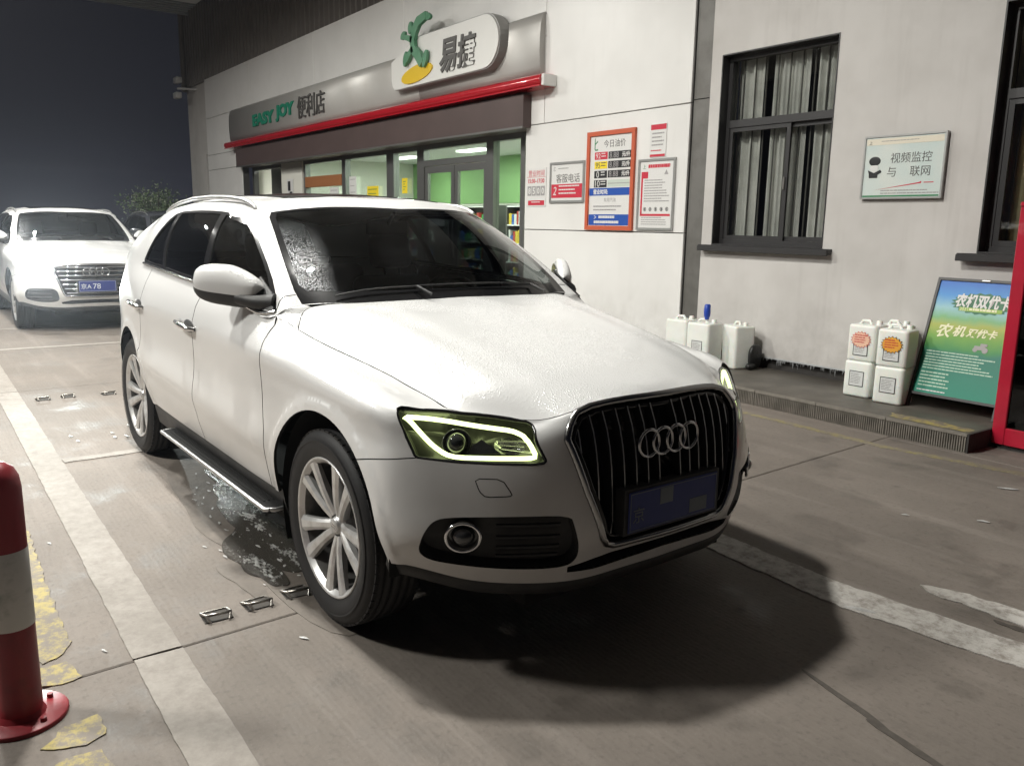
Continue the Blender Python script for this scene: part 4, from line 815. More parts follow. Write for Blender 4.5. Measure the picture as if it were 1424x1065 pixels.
# leaning advertising board
bd_ = thing('advert_board', 'leaning black framed advertising board with a green and blue farm poster', 'advert board', (-.215, 4.20, .131)); bd_.rotation_euler = (-math.atan2(.30, .985), 0, 0)
wb, hb = .66, 1.03
s = MB(); t_ = .02
for a in ((-wb/2, wb/2, .10, .10+t_), (-wb/2, wb/2, hb-t_, hb), (-wb/2, -wb/2+t_, .0, hb), (wb/2-t_, wb/2, .0, hb)): s.box(a[0]+(.0 if a[2] == 0 else t_), a[1]-(.0 if a[2] == 0 else t_), -.015, .015, a[2], a[3])
s.build('board_frame', DARKFRAME, bd_)
def poster_mat():
    M = mat('farm_poster', (.1, .4, .3), .45, coat=.08); nt = M.node_tree; b = nt.nodes['Principled BSDF']; t = nt.nodes.new('ShaderNodeTexCoord'); sp = nt.nodes.new('ShaderNodeSeparateXYZ'); nt.links.new(t.outputs['Object'], sp.inputs[0])
    n = nt.nodes.new('ShaderNodeTexNoise'); n.inputs['Scale'].default_value = 7; n.inputs['Detail'].default_value = 5; nt.links.new(t.outputs['Object'], n.inputs[0])
    f = math_node(nt, 'MULTIPLY_ADD', sp.outputs['Z'], 1/.91, -.12/.91); f = math_node(nt, 'ADD', f, math_node(nt, 'MULTIPLY_ADD', n.outputs['Fac'], .10, -.05))
    r = nt.nodes.new('ShaderNodeValToRGB'); nt.links.new(f, r.inputs[0]); e = r.color_ramp.elements; e[0].position = 0; e[0].color = (.004, .20, .13, 1); e[1].position = 1; e[1].color = (.012, .10, .46, 1)
    for p_, c_ in ((.36, (.006, .15, .10)), (.40, (.03, .22, .05)), (.50, (.13, .31, .03)), (.60, (.34, .38, .06)), (.66, (.16, .38, .16)), (.74, (.26, .48, .52)), (.86, (.05, .25, .58))): q = e.new(p_); q.color = (*c_, 1)
    nt.links.new(r.outputs[0], b.inputs['Base Color']); return M
s = MB(); s.box(-wb/2+t_, wb/2-t_, -.004, .006, .12, hb-t_); s.build('poster', poster_mat(), bd_)
CREAMTXT = mat('poster_cream_text', (.75, .74, .50), .45); DGREEN = mat('poster_dark_green', (.02, .14, .06), .45)
P = []; rg = random.Random(2)
for i in range(40):
    a = 2*PI*i/40; r = 1 if i % 2 else .86; P.append((.04+.235*r*math.cos(a), -.0052, .845+.085*r*math.sin(a)))
s = MB(); s.prism(P, (0, -.001, 0)); s.build('title_burst', DGREEN, bd_)
text('农机双优卡', .12, PAPER, bd_, (.04, -.0072, .862), width=.40, ext=.0008, bold=.004, shear=.1, squash=.9)
s = MB(); s.box(-.12, .19, -.0068, -.0062, .782, .812); s.build('print_band', mat('poster_lime', (.25, .42, .05), .45), bd_); text('2021', .03, CREAMTXT, bd_, (-.085, -.0074, .797), width=.06, ext=.0004); lines(bd_, -.045, .17, .787, .807, 1, -.0074, CREAMTXT, 51, .8)
text('农', .14, CREAMTXT, bd_, (-.185, -.0052, .62), width=.12, ext=.0008, bold=.003, shear=.25); text('机', .11, CREAMTXT, bd_, (-.075, -.0052, .625), width=.09, ext=.0008, bold=.003, shear=.25); text('双优卡', .11, CREAMTXT, bd_, (.09, -.0052, .622), width=.22, ext=.0008, bold=.003, shear=.25)
s = MB(); s.bbox(.06, .14, -.006, -.004, .50, .53, .001, 1); s.bbox(.10, .15, -.006, -.004, .53, .55, .001, 1); s.ell((.07, -.005, .50), (.018, .001, .018)); s.ell((.14, -.005, .50), (.022, .001, .022)); s.build('printed_tractor', PRINTGREY, bd_)
lines(bd_, -.28, .27, .30, .455, 7, -.0045, mat('poster_small_print', (.42, .58, .46), .5), 52, .4); lines(bd_, -.28, -.02, .16, .29, 5, -.0045, bpy.data.materials['poster_small_print'], 53, .4); lines(bd_, -.28, .02, .133, .148, 1, -.0045, PAPER, 54, .6)
s = MB(); s.bbox(.0, .06, -.022, -.015, hb-.016, hb-.004, .002, 1); s.build('clip', FRAMESILVER, bd_)
# red cabinet at the right edge
cb_ = thing('red_cabinet', 'tall red framed cabinet with dark glass doors standing on the concrete', 'cabinet', (.68, 4.18, 0))
REDCAB = mat('cabinet_red', (.43, .012, .035), .3, coat=.4, noise=(5, (.36, .012, .03), .4, .7))
X0, X1, Y0, Y1, ZT = -.48, .48, -.21, .21, 1.64
s = MB()
for x in (X0, X1-.085):
    for y in (Y0, Y1-.05): s.bbox(x, x+.085, y, y+.05, .03, ZT, .005, 1)
s.bbox(X0+.085, X1-.085, Y0, Y0+.05, .03, .15, .005, 1); s.bbox(X0+.085, X1-.085, Y0, Y0+.05, ZT-.12, ZT, .005, 1); s.box(X0+.01, X1-.01, Y1-.045, Y1-.03, .05, ZT-.02); s.box(X0+.01, X0+.03, Y0+.05, Y1-.05, .05, ZT-.02); s.box(X1-.03, X1-.01, Y0+.05, Y1-.05, .05, ZT-.02); s.bbox(X0, X1, Y0-.01, Y1, ZT, ZT+.03, .006, 1); s.bbox(-.04, .04, Y0+.002, Y0+.045, .15, ZT-.12, .004, 1); s.build('cabinet_frame', REDCAB, cb_)
for a, b_ in ((X0+.085, -.04), (.04, X1-.085)): s = MB(); s.box(a, b_, Y0+.02, Y0+.026, .15, ZT-.12); s.build('glass_door', glass('cabinet_glass', (.25, .25, .25)) if a < 0 else bpy.data.materials['cabinet_glass'], cb_)
for z in (.12, .65, 1.15): s = MB(); s.box(X0+.03, X1-.03, Y0+.06, Y1-.05, z, z+.02); s.build('cabinet_shelf', GREYMETAL, cb_)
s = MB(); s.box(X0+.02, X1-.02, Y0+.02, Y1-.02, .0, .03); s.build('cabinet_plinth', DARKBASE, cb_)
for i, x in enumerate((-.26, -.1)):
    t = thing('fire_extinguisher', 'red extinguisher inside the red cabinet, '+('left one' if i == 0 else 'right one'), 'extinguisher', (.68+x, 4.2, .14), 0, 'extinguishers in the cabinet'); s = MB(); s.lathe([(.0005, 0), (.06, 0), (.062, .01), (.062, .33), (.05, .37), (.02, .39), (.02, .42)], n=20); s.build('cylinder', REDCAB, t); s = MB(); s.tube([(0, 0, .42), (0, -.03, .45), (0, -.07, .42)], .012); s.build('valve', PRINTBLACK, t)
# cameras on the far corner
cc = thing('security_camera', 'twin white security cameras on a bracket at the far corner of the shop', 'camera', (-21.3, 4.45, 4.9)); WHITEPL = mat('white_plastic', (.55, .55, .55), .4)
s = MB(); s.tube([(.1, .3, 0), (0, 0, 0), (-.25, -.1, .02)], .03, 8); s.build('bracket', WHITEPL, cc)
for p_ in ((-.1, -.12, .22), (-.2, -.12, -.16)): s = MB(); s.bbox(p_[0]-.22, p_[0]+.12, p_[1]-.08, p_[1]+.08, p_[2]-.08, p_[2]+.08, .03, 2); s.tube([(p_[0]-.2, p_[1], p_[2]), (p_[0]-.25, p_[1], p_[2])], .06, 10); s.build('camera_body', WHITEPL, cc)
# canopy of the filling station, above and outside the picture, and its lamps
cp = thing('station_canopy', 'pale underside and dark edge of the filling station canopy at the top left', 'canopy', (-6, -4, CANOPY_Z))
s = MB(); s.box(-12.9, 12, -8, 7.9, .0, .04); s.build('canopy_soffit', mat('canopy_soffit_white', (.42, .43, .44), .6), cp)
s = MB(); s.box(-13.0, -12.9, -8, 8, -.04, .75); s.box(-13.0, 12, -8.1, -8, -.04, .75); s.build('canopy_edge', mat('canopy_edge_grey', (.20, .22, .23), .45, .3), cp)
for k in range(5): s = MB(); s.box(-12.85+k*.22, -12.78+k*.22, -8, 7.9, -.035, -.002); s.build('canopy_batten', bpy.data.materials['canopy_edge_grey'], cp)
LAMPLAB = dict(zip([q[:2] for q in LAMPS], ['round canopy lamp over the bonnet of the near SUV', 'round canopy lamp between the two white SUVs', 'round canopy lamp over the white SUV behind', 'round canopy lamp beside the near SUV on the pump side', 'round canopy lamp beyond the lane line on the pump side', 'round canopy lamp at the far edge of the canopy']))
LAMPFACE = mat('lamp_glass', (.9, .9, .88), .4, emit=(1, .965, .9), estr=9)
for x_, y_, w_, s_ in LAMPS:
    k_ = max(1, s_/.5); t = thing('canopy_lamp', LAMPLAB[(x_, y_)], 'lamp', (x_, y_, CANOPY_Z-.06), 0, 'lamps under the canopy')
    s = MB(); s.lathe([(.30*k_, .055), (.30*k_, .0), (.27*k_, -.012), (.22*k_, .0), (.0005, .004)], n=28); s.build('lamp_housing', WHITEPL, t); s = MB(); s.lathe([(.215*k_, .001), (.0005, .001)], n=28); s.build('lamp_lens', LAMPFACE, t)
# shrub by the far corner
sh = thing('shrub', 'leafy shrub at the far end of the shop, leaves coloured paler to look lit', 'shrub', (-21.2, 3.55, 0)); LEAF = [mat('leaf_dark', (.05, .085, .03), .5), mat('leaf_mid', (.15, .22, .10), .5), mat('leaf_pale', (.38, .43, .30), .5)]  # leaf colours raised to stand in for lamplight
rg = random.Random(8); br = MB(); lf = MB()
for i in range(34):
    a = rg.uniform(0, 2*PI); r = rg.uniform(.15, .95); top = Vector((r*math.cos(a)*.9, r*math.sin(a), rg.uniform(1.5, 2.35)-.35*r*r)); mid = Vector((top.x*.35, top.y*.35, top.z*.55)); br.tube([(rg.uniform(-.05, .05), rg.uniform(-.05, .05), 0), mid, top], [.03, .018, .005], 5)
    for k in range(190):
        t = rg.random()**.55; p = mid.lerp(top, t)+Vector((rg.gauss(0, .12), rg.gauss(0, .12), rg.gauss(0, .11))); d = Vector((rg.gauss(0, 1), rg.gauss(0, 1), rg.gauss(.3, .7))).normalized(); n = d.orthogonal().normalized(); n.rotate(Matrix.Rotation(rg.uniform(0, 6.28), 3, d)); L_ = rg.uniform(.05, .10); w_ = L_*.24
        lf.cur = rg.choices((0, 1, 2), (4, 5, 2))[0]; lf.add([p, p+d*L_*.5+n*w_, p+d*L_, p+d*L_*.5-n*w_], [(0, 1, 2, 3)])
br.build('stems', mat('stem_bark', (.08, .065, .05), .8), sh); stuff(lf.build('foliage', LEAF, sh, fix=False))
rebase_thing(shop, (-8.5, 4.65, 0)); rebase_thing(step, (-8.6, 4.15, 0))

# ================================================================== cars
def inpoly(P, poly):
    x, y = P[:, 0], P[:, 1]; c = np.zeros(len(P), bool); n = len(poly); j = n-1
    for i in range(n):
        xi, yi = poly[i]; xj, yj = poly[j]
        if yi != yj:
            c ^= ((yi > y) != (yj > y)) & (x < (xj-xi)*(y-yi)/(yj-yi)+xi)
        j = i
    return c
def dens(q, step, closed):
    out = []; n = len(q)
    for i in range(n if closed else n-1):
        a, b = np.array(q[i]), np.array(q[(i+1) % n]); k = max(1, int(np.linalg.norm(b-a)/step+.5))
        out += [a+(b-a)*t/k for t in range(k)]
    if not closed: out.append(np.array(q[-1]))
    return np.array(out)
def ribbon(q, w, closed=False):
    q = np.array(q); n = len(q); L = []; Rr = []
    for i in range(n):
        a = q[(i-1) % n] if (closed or i > 0) else q[i]; b = q[(i+1) % n] if (closed or i < n-1) else q[i]
        t = b-a; t = t/(np.linalg.norm(t)+1e-9); nn = np.array([-t[1], t[0]])
        L.append(q[i]+nn*w/2); Rr.append(q[i]-nn*w/2)
    return [np.array(L), np.array(Rr)] if closed else [np.array(L+Rr[::-1])]
class CT(list):
    """outline given as (column, height fraction) of the greenhouse net"""
def uv_of(S, P):
    return np.array([(np.interp(c, np.arange(S.nc), S.ku), t*S.Tt) for c, t in P]) if isinstance(P, CT) else S.inv(P)
def cut_patch(S, regions, seams, seeds, du, default='body_shell', bands=(), creases=()):
    """Cuts a smooth half surface into panels.  regions: {name: 3-D outline}; seams: [(3-D line, width, closed)]; seeds: {panel: 3-D point}"""
    U, T = S.U, S.Tt; pts = []; edges = []; polys = []
    def loop(q, closed=True):
        q = np.clip(q, [0, 0], [U, T]); o = len(pts)
        for p in q: pts.append(p)
        n = len(q); edges.extend((o+i, o+(i+1) % n) for i in range(n if closed else n-1))
    nu, nt_ = max(3, int(U/du)), max(3, int(T/du))
    loop(dens([(0,0), (U,0), (U,T), (0,T)], du, True))
    for nm, P in regions:
        q = dens(uv_of(S, P), du*.7, True); polys.append((nm, np.clip(q, [0, 0], [U, T]))); loop(q)
    for P, w, cl in seams:
        q = dens(S.inv(P), du*.7, cl); r = ribbon(q, w, cl)
        for z in r: loop(z)
        polys.append(('gap', [np.clip(z, [-1, -1], [U+1, T+1]) for z in r] if cl else np.clip(r[0], [-1, -1], [U+1, T+1])))
    for P in creases: loop(dens(S.inv(P), du*.8, False), False)
    for q in bands: q = dens(q, du*.7, True); polys.append(('gap', q)); loop(q)
    fixed = np.array(pts)
    gu, gt = np.meshgrid(np.linspace(0, U, nu+1)[1:-1], np.linspace(0, T, nt_+1)[1:-1], indexing='ij'); g = np.stack([gu.ravel(), gt.ravel()], 1)
    keep = np.ones(len(g), bool)
    for i in range(0, len(fixed), 400): keep &= (((g[:, None]-fixed[None, i:i+400])**2).sum(2).min(1) > (du*.42)**2)
    allp = [Vector(p) for p in np.concatenate([fixed, g[keep]])]
    V, _, F, _, _, _ = delaunay_2d_cdt(allp, edges, [], 0, 1e-6, False)
    V = np.array([tuple(v) for v in V]); F = np.array([f for f in F if len(f) == 3])
    a, b, c = V[F[:, 0]], V[F[:, 1]], V[F[:, 2]]
    ar = np.abs((b-a)[:, 0]*(c-a)[:, 1]-(b-a)[:, 1]*(c-a)[:, 0]); F = F[ar > 1e-10]
    cen = V[F].mean(1); lab = np.array([''] * len(F), dtype=object)
    for nm, q in polys:
        if isinstance(q, list): ins = inpoly(cen, q[0]) ^ inpoly(cen, q[1])
        else: ins = inpoly(cen, q)
        lab[ins & (lab == '')] = nm
    # flood fill the rest
    em = {}
    for i, f in enumerate(F):
        if lab[i] != '': continue
        for k in range(3): em.setdefault(tuple(sorted((f[k], f[(k+1) % 3]))), []).append(i)
    par = list(range(len(F)))
    def find(x):
        while par[x] != x: par[x] = par[par[x]]; x = par[x]
        return x
    for e_ in em.values():
        if len(e_) == 2: par[find(e_[0])] = find(e_[1])
    free = np.where(lab == '')[0]; root = np.array([find(i) for i in free])
    names = {}
    for nm, P in seeds:
        q = S.inv([P])[0]; i = free[((cen[free]-q)**2).sum(1).argmin()]; names[find(i)] = nm
    for i, r in zip(free, root): lab[i] = names.get(r, default)
    return V, F, lab
def panels(S, cut, disp=None):
    V, F, lab = cut; P = S.ev(V); N = S.nrm(V)
    ctr = np.array([-1.4, 0, .7]); k = len(P)//2
    sgn = np.sign(np.median(((P-ctr)*N).sum(1))) or 1; N = N*sgn
    if disp is not None:
        def dp(uv):
            p = S.ev(uv); n = S.nrm(uv)*sgn; return p+n*disp(p)[:, None]
        E_ = .006; off = lambda du_, dt_: np.clip(V+[du_, dt_], [0, 0], [S.U, S.Tt])
        n2 = np.cross(dp(off(E_, 0))-dp(off(-E_, 0)), dp(off(0, E_))-dp(off(0, -E_))); n2 /= np.linalg.norm(n2, axis=1)[:, None]+1e-12
        n2 *= np.where((n2*N).sum(1) < 0, -1, 1)[:, None]; P = dp(V); N = n2
    # orientation of triangles
    fn = np.cross(P[F[:, 1]]-P[F[:, 0]], P[F[:, 2]]-P[F[:, 0]]); fl = (fn*N[F[:, 0]]).sum(1) < 0
    F = F.copy(); F[fl] = F[fl][:, ::-1]
    return {nm: (P, N, F[lab == nm]) for nm in set(lab)}
def panel_mesh(name, m, parent, srcs, sides=(1,), flange=.012, off=0., smooth_n=True):
    """srcs: [(P,N,F)...]; sides: +1 as built (left), -1 mirrored"""
    vs = []; ns = []; fs = []; fl = []
    for P, N, F in srcs:
        used, inv_ = np.unique(F, return_inverse=True); f0 = inv_.reshape(F.shape)
        for sd in sides:
            o = len(vs); p = P[used]+N[used]*off; n = N[used].copy(); p = p.copy()
            c0 = np.abs(p[:, 1]) < 2e-3
            if len(sides) == 2: p[c0, 1] = 0; n[c0, 1] = 0
            p[:, 1] *= sd; n[:, 1] *= sd
            f = f0 if sd > 0 else f0[:, ::-1]
            vs += list(p); ns += list(n); fs += [tuple(int(i)+o for i in t) for t in f]
            if flange:
                cnt = {}
                for t in f:
                    for k in range(3):
                        e_ = (t[k], t[(k+1) % 3]); key = tuple(sorted(e_)); cnt[key] = None if key in cnt else e_
                mp = {}
                for e_ in cnt.values():
                    if e_ is None: continue
                    a, b = int(e_[0]), int(e_[1])
                    if len(sides) == 2 and c0[a] and c0[b]: continue
                    for q in (a, b):
                        if q not in mp: mp[q] = (len(vs)+len(fl)*0, ); vs.append(p[q]); ns.append(n[q]); vs.append(p[q]-n[q]*flange); ns.append(n[q]); mp[q] = (len(vs)-2, len(vs)-1)
                    fl.append((mp[a][0], mp[a][1], mp[b][1], mp[b][0]))
    me = bpy.data.meshes.new(name); me.from_pydata([tuple(map(float, v)) for v in vs], [], fs+fl)
    me.materials.append(m)
    if fl: me.materials.append(DARKVOID); me.polygons.foreach_set('material_index', [0]*len(fs)+[1]*len(fl))
    me.polygons.foreach_set('use_smooth', [True]*len(fs)+[False]*len(fl)); me.update()
    nn = np.array(ns); ln = np.empty(len(me.loops)*3, np.float32); me.loops.foreach_get('vertex_index', (vi := np.empty(len(me.loops), np.int32)))
    L = nn[vi]; nt = len(fs)*3
    pn = np.empty(len(me.polygons)*3, np.float32); me.polygons.foreach_get('normal', pn); pn = pn.reshape(-1, 3)
    L[nt:] = np.repeat(pn[len(fs):], 4, axis=0)
    L /= np.linalg.norm(L, axis=1)[:, None]+1e-9
    me.normals_split_custom_set([tuple(map(float, q)) for q in L])
    o = bpy.data.objects.new(name, me); COL.objects.link(o)
    if parent: o.parent = parent
    return o

# ---- paint and trim
def paint_mat():
    M = mat('white_car_paint', (.64, .64, .635), .42, coat=1., coat_rough=.04)
    nt = M.node_tree; b = nt.nodes['Principled BSDF']
    t = nt.nodes.new('ShaderNodeTexCoord'); sp = nt.nodes.new('ShaderNodeSeparateXYZ'); nt.links.new(t.outputs['Object'], sp.inputs[0])
    n = nt.nodes.new('ShaderNodeTexNoise'); n.inputs['Scale'].default_value = 3.2; n.inputs['Detail'].default_value = 8; n.inputs['Roughness'].default_value = .65; nt.links.new(t.outputs['Object'], n.inputs[0])
    # road film thrown up by the wheels: fades out about half way up the doors
    h = math_node(nt, 'MULTIPLY_ADD', sp.outputs['Z'], -1.15, 1.02)
    h = math_node(nt, 'MAXIMUM', h, 0.0)
    d = math_node(nt, 'MULTIPLY', h, math_node(nt, 'MULTIPLY_ADD', n.outputs['Fac'], 1.6, -.25))
    d = math_node(nt, 'MINIMUM', math_node(nt, 'MAXIMUM', d, .03), .55)
    mx = nt.nodes.new('ShaderNodeMix'); mx.data_type = 'RGBA'; mx.inputs[6].default_value = (.64, .64, .635, 1); mx.inputs[7].default_value = (.36, .335, .305, 1)
    nt.links.new(d, mx.inputs[0]); nt.links.new(mx.outputs[2], b.inputs['Base Color'])
    # beads of water standing on the upward faces
    v = nt.nodes.new('ShaderNodeTexVoronoi'); v.inputs['Scale'].default_value = 135; v.inputs['Randomness'].default_value = 1; nt.links.new(t.outputs['Object'], v.inputs['Vector'])
    bead = math_node(nt, 'MAXIMUM', math_node(nt, 'MULTIPLY_ADD', v.outputs['Distance'], -2.4, 1.0), 0.0)
    n3 = nt.nodes.new('ShaderNodeTexNoise'); n3.inputs['Scale'].default_value = 2.1; nt.links.new(t.outputs['Object'], n3.inputs[0])
    up = math_node(nt, 'MINIMUM', math_node(nt, 'MAXIMUM', math_node(nt, 'MULTIPLY_ADD', sp.outputs['Z'], 9.0, -7.6), 0.0), 1.0)
    gn = nt.nodes.new('ShaderNodeNewGeometry'); sn = nt.nodes.new('ShaderNodeSeparateXYZ'); nt.links.new(gn.outputs['Normal'], sn.inputs[0])
    up = math_node(nt, 'MULTIPLY', up, math_node(nt, 'MINIMUM', math_node(nt, 'MAXIMUM', math_node(nt, 'MULTIPLY_ADD', sn.outputs['Z'], 4., -1.4), 0.), 1.))
    am = math_node(nt, 'MULTIPLY', up, math_node(nt, 'MINIMUM', math_node(nt, 'MAXIMUM', math_node(nt, 'MULTIPLY_ADD', n3.outputs['Fac'], 4., -1.45), 0.08), 1.0))
    bn = nt.nodes.new('ShaderNodeBump'); bn.inputs['Strength'].default_value = 1.; bn.inputs['Distance'].default_value = .0032
    nt.links.new(math_node(nt, 'MULTIPLY', bead, am), bn.inputs['Height']); nt.links.new(bn.outputs[0], b.inputs['Coat Normal'])
    nt.links.new(bn.outputs[0], b.inputs['Normal'])
    fg = nt.nodes.new('ShaderNodeTexNoise'); fg.inputs['Scale'].default_value = 230; fg.inputs['Detail'].default_value = 3; nt.links.new(t.outputs['Object'], fg.inputs[0])
    rr = math_node(nt, 'MULTIPLY', am, math_node(nt, 'MINIMUM', math_node(nt, 'MAXIMUM', math_node(nt, 'MULTIPLY_ADD', fg.outputs['Fac'], 3., -1.0), 0.), .8))
    nt.links.new(math_node(nt, 'ADD', math_node(nt, 'MULTIPLY_ADD', d, .5, .05), math_node(nt, 'MULTIPLY', rr, .55)), b.inputs['Coat Roughness'])
    return M
PAINT = paint_mat()
DARKPAINT = mat('dark_grey_car_paint', (.03, .032, .04), .4, coat=1.)
BLACKGLOSS = mat('gloss_black_trim', (.012, .012, .013), .12, spec=.6)
BLACKTRIM = mat('black_plastic_trim', (.022, .022, .023), .55, bump=(220, .25, .002), noise=(6, (.05, .048, .045), .45, .75))
DARKVOID = mat('dark_cavity', (.006, .006, .006), .9)
CHROME = mat('chrome', (.62, .62, .63), .12, 1.)
FRAMECHROME = mat('grille_frame_chrome', (.32, .32, .32), .2, 1.)
SLATGREY = mat('grille_slat_grey', (.40, .40, .40), .3, .8)
DARKCHROME = mat('dark_chrome', (.10, .10, .105), .28, 1.)
ALU = mat('brushed_aluminium', (.55, .55, .55), .38, 1., noise=(30, (.38, .37, .36), .4, .8))
WHEELSILVER = mat('silver_wheel_paint', (.62, .62, .615), .36, .6, noise=(14, (.34, .32, .30), .48, .85))
RIMSHADE = mat('rim_barrel_painted_shade', (.16, .155, .15), .45, .6, noise=(8, (.07, .065, .06), .4, .7))  # darker copy of the wheel finish: shade of the recess painted in
TYRE = mat('tyre_rubber', (.011, .011, .012), .62, noise=(9, (.028, .027, .025), .5, .85), bump=(160, .2, .003))
def frosty(nt, base):
    """frozen droplets left by the wash along the right-hand pillar side of the windscreen"""
    t = nt.nodes.new('ShaderNodeTexCoord'); sp = nt.nodes.new('ShaderNodeSeparateXYZ'); nt.links.new(t.outputs['Object'], sp.inputs[0])
    edge = math_node(nt, 'MULTIPLY_ADD', sp.outputs['Z'], -.32, 1.035)          # |y| of the glass edge at this height
    d = math_node(nt, 'ADD', sp.outputs['Y'], edge)                              # metres inside the right edge
    n = nt.nodes.new('ShaderNodeTexVoronoi'); n.inputs['Scale'].default_value = 210; nt.links.new(t.outputs['Object'], n.inputs['Vector'])
    n2 = nt.nodes.new('ShaderNodeTexNoise'); n2.inputs['Scale'].default_value = 5; n2.inputs['Detail'].default_value = 4; nt.links.new(t.outputs['Object'], n2.inputs[0])
    fall = math_node(nt, 'MAXIMUM', math_node(nt, 'MULTIPLY_ADD', d, -9.0, .95), 0.)
    zz = math_node(nt, 'MINIMUM', math_node(nt, 'MAXIMUM', math_node(nt, 'MULTIPLY_ADD', sp.outputs['Z'], -5., 7.35), 0.), 1.)
    k = math_node(nt, 'MULTIPLY', math_node(nt, 'MULTIPLY', fall, zz), math_node(nt, 'MULTIPLY_ADD', n2.outputs['Fac'], 1.2, .1))
    spk = math_node(nt, 'MAXIMUM', math_node(nt, 'MULTIPLY_ADD', n.outputs['Distance'], -4., 2.0), 0.)
    film = math_node(nt, 'MULTIPLY', math_node(nt, 'MAXIMUM', math_node(nt, 'MULTIPLY_ADD', n2.outputs['Fac'], 2., -.95), 0.), .015)   # fogging on the inside
    f = math_node(nt, 'MINIMUM', math_node(nt, 'MULTIPLY_ADD', k, spk, film), .85)
    df = nt.nodes.new('ShaderNodeBsdfPrincipled'); df.inputs['Base Color'].default_value = (.75, .78, .82, 1); df.inputs['Roughness'].default_value = .3
    mx = nt.nodes.new('ShaderNodeMixShader'); nt.links.new(f, mx.inputs[0]); nt.links.new(base.outputs[0], mx.inputs[1]); nt.links.new(df.outputs[0], mx.inputs[2])
    return mx
WSGLASS = glass('windscreen_glass', (.42, .46, .45), frost=frosty)
SIDEGLASS = glass('tinted_side_glass', (.10, .11, .12)); FRONTGLASS = glass('front_side_glass', (.42, .45, .45))
LENSGLASS = glass('headlamp_cover', (.93, .95, .93), ior=1.35)
LAMPBODY = mat('headlamp_interior', (.17, .17, .165), .28, .75)
LAMPREFL = mat('headlamp_reflector', (.6, .6, .6), .12, 1.)
DRLMAT = mat('running_light', (.8, .9, .5), .4, emit=(.86, 1.0, .42), estr=3.0)
HEADLIT = mat('lit_headlamp', (1, 1, 1), .4, emit=(.93, 1.0, .95), estr=160)
REDLENS = mat('tail_lamp_red', (.25, .008, .008), .15, coat=1.)
SEATMAT = mat('seat_leather', (.025, .024, .024), .5, bump=(60, .15, .004))
PLATEBLUE = mat('plate_blue', (.010, .022, .15), .45)
PLATEWHITE = mat('plate_white', (.5, .52, .55), .5)
SMUDGE = mat('plate_dull_print', (.16, .18, .20), .7)

ARCH = ((.025, .370, .440), (-2.765, .372, .440))
def disp_body(P):
    d = np.zeros(len(P)); out = (P[:, 1] > .72)
    for x, z, r in ARCH:
        q = np.hypot(P[:, 0]-x, P[:, 2]-z)
        t = np.clip((r+.052-q)/.022, 0, 1); d += np.where(out & (q < r+.06), .007*t*t*(3-2*t), 0)
    x, z = P[:, 0], P[:, 2]
    ty = np.interp(x, [p[0] for p in TOP[16:4:-1]], [p[1] for p in TOP[16:4:-1]])   # where the top edge of the fender runs
    side = np.clip((P[:, 1]-ty-.03)/.06, 0, 1)*np.clip((P[:, 1]-.70)/.08, 0, 1)
    zc = np.interp(x, (-3.4, -2.0, -.65, -.16, .25, .50), (1.02, 1.0, .962, .943, .925, .892)); a = np.interp(x, (-3.3, -2.9, -.7, -.2, .35, .50), (0, .005, .007, .013, .013, .004))
    d += side*a*np.maximum(0, 1-np.abs(z-zc)/.085)
    zl = np.interp(x, (-2.3, -1.44, -.35), (.655, .612, .565)); a = np.interp(x, (-2.4, -2.15, -.6, -.42), (0, .012, .012, 0))
    d += side*a*np.maximum(0, 1-np.abs(z-zl)/np.where(z > zl, .11, .07))
    return d
def ring_line(x, z, r): return [(x+r*math.cos(a), .895, z+r*math.sin(a)) for a in np.linspace(-.05, PI+.05, 60)]
CREASES = [ring_line(x, z, r+dr) for x, z, r in ARCH for dr in (.030, .052)]+[[(x, .91, z) for x, z in zip(np.linspace(-3.2, .50, 30), np.interp(np.linspace(-3.2, .50, 30), (-3.4, -2.0, -.65, -.16, .25, .50), (1.02, 1.0, .962, .943, .925, .892)))],
           [(x, .92, z) for x, z in zip(np.linspace(-2.3, -.42, 16), np.interp(np.linspace(-2.3, -.42, 16), (-2.3, -1.44, -.35), (.655, .612, .565)))]]
def arch_loop(x, z, r):
    return [(x+r*math.cos(a), .895, z+r*math.sin(a)) for a in np.linspace(-.35, PI+.35, 46)]

SEAMS_BELT = [
 ([(-.50,.79,1.12),(-.512,.84,1.06),(-.508,.875,1.015),(-.488,.902,.956),(-.492,.911,.859),(-.487,.911,.739),(-.470,.916,.646),(-.473,.915,.570),(-.49,.906,.50),(-.497,.89,.44),(-.50,.88,.34)], .006, False),
 ([(-1.29,.87,1.17),(-1.34,.905,1.06),(-1.365,.91,.96),(-1.37,.92,.62),(-1.37,.90,.48),(-1.37,.88,.34)], .006, False),
 ([(-2.27,.855,1.21),(-2.32,.90,1.05),(-2.36,.91,.90),(-2.39,.91,.80),(-2.46,.91,.66)], .006, False),
 ([(.29,.89,.70),(.36,.885,.717),(.43,.871,.731),(.498,.832,.743),(.535,.795,.749)], .004, False),
 ([(-3.08,.88,.64),(-3.2,.86,.68),(-3.33,.81,.69),(-3.48,.70,.70),(-3.62,.50,.70),(-3.70,0,.70)], .006, False),
 ([(-3.36,.75,1.2),(-3.41,.73,1.05),(-3.44,.72,.9),(-3.47,.70,.70)], .006, False)]
SEEDS_BELT = [('front_bumper', (.66,.70,.64)), ('fender', (.2,.85,.93)), ('fender', (-.3,.90,.5)), ('front_door', (-.9,.9,.8)), ('rear_door', (-1.8,.9,.8)), ('quarter_panel', (-2.75,.91,.95)), ('quarter_panel', (-3.1,.87,.8)), ('rear_bumper', (-3.4,.75,.55)), ('tailgate', (-3.6,.2,.9))]
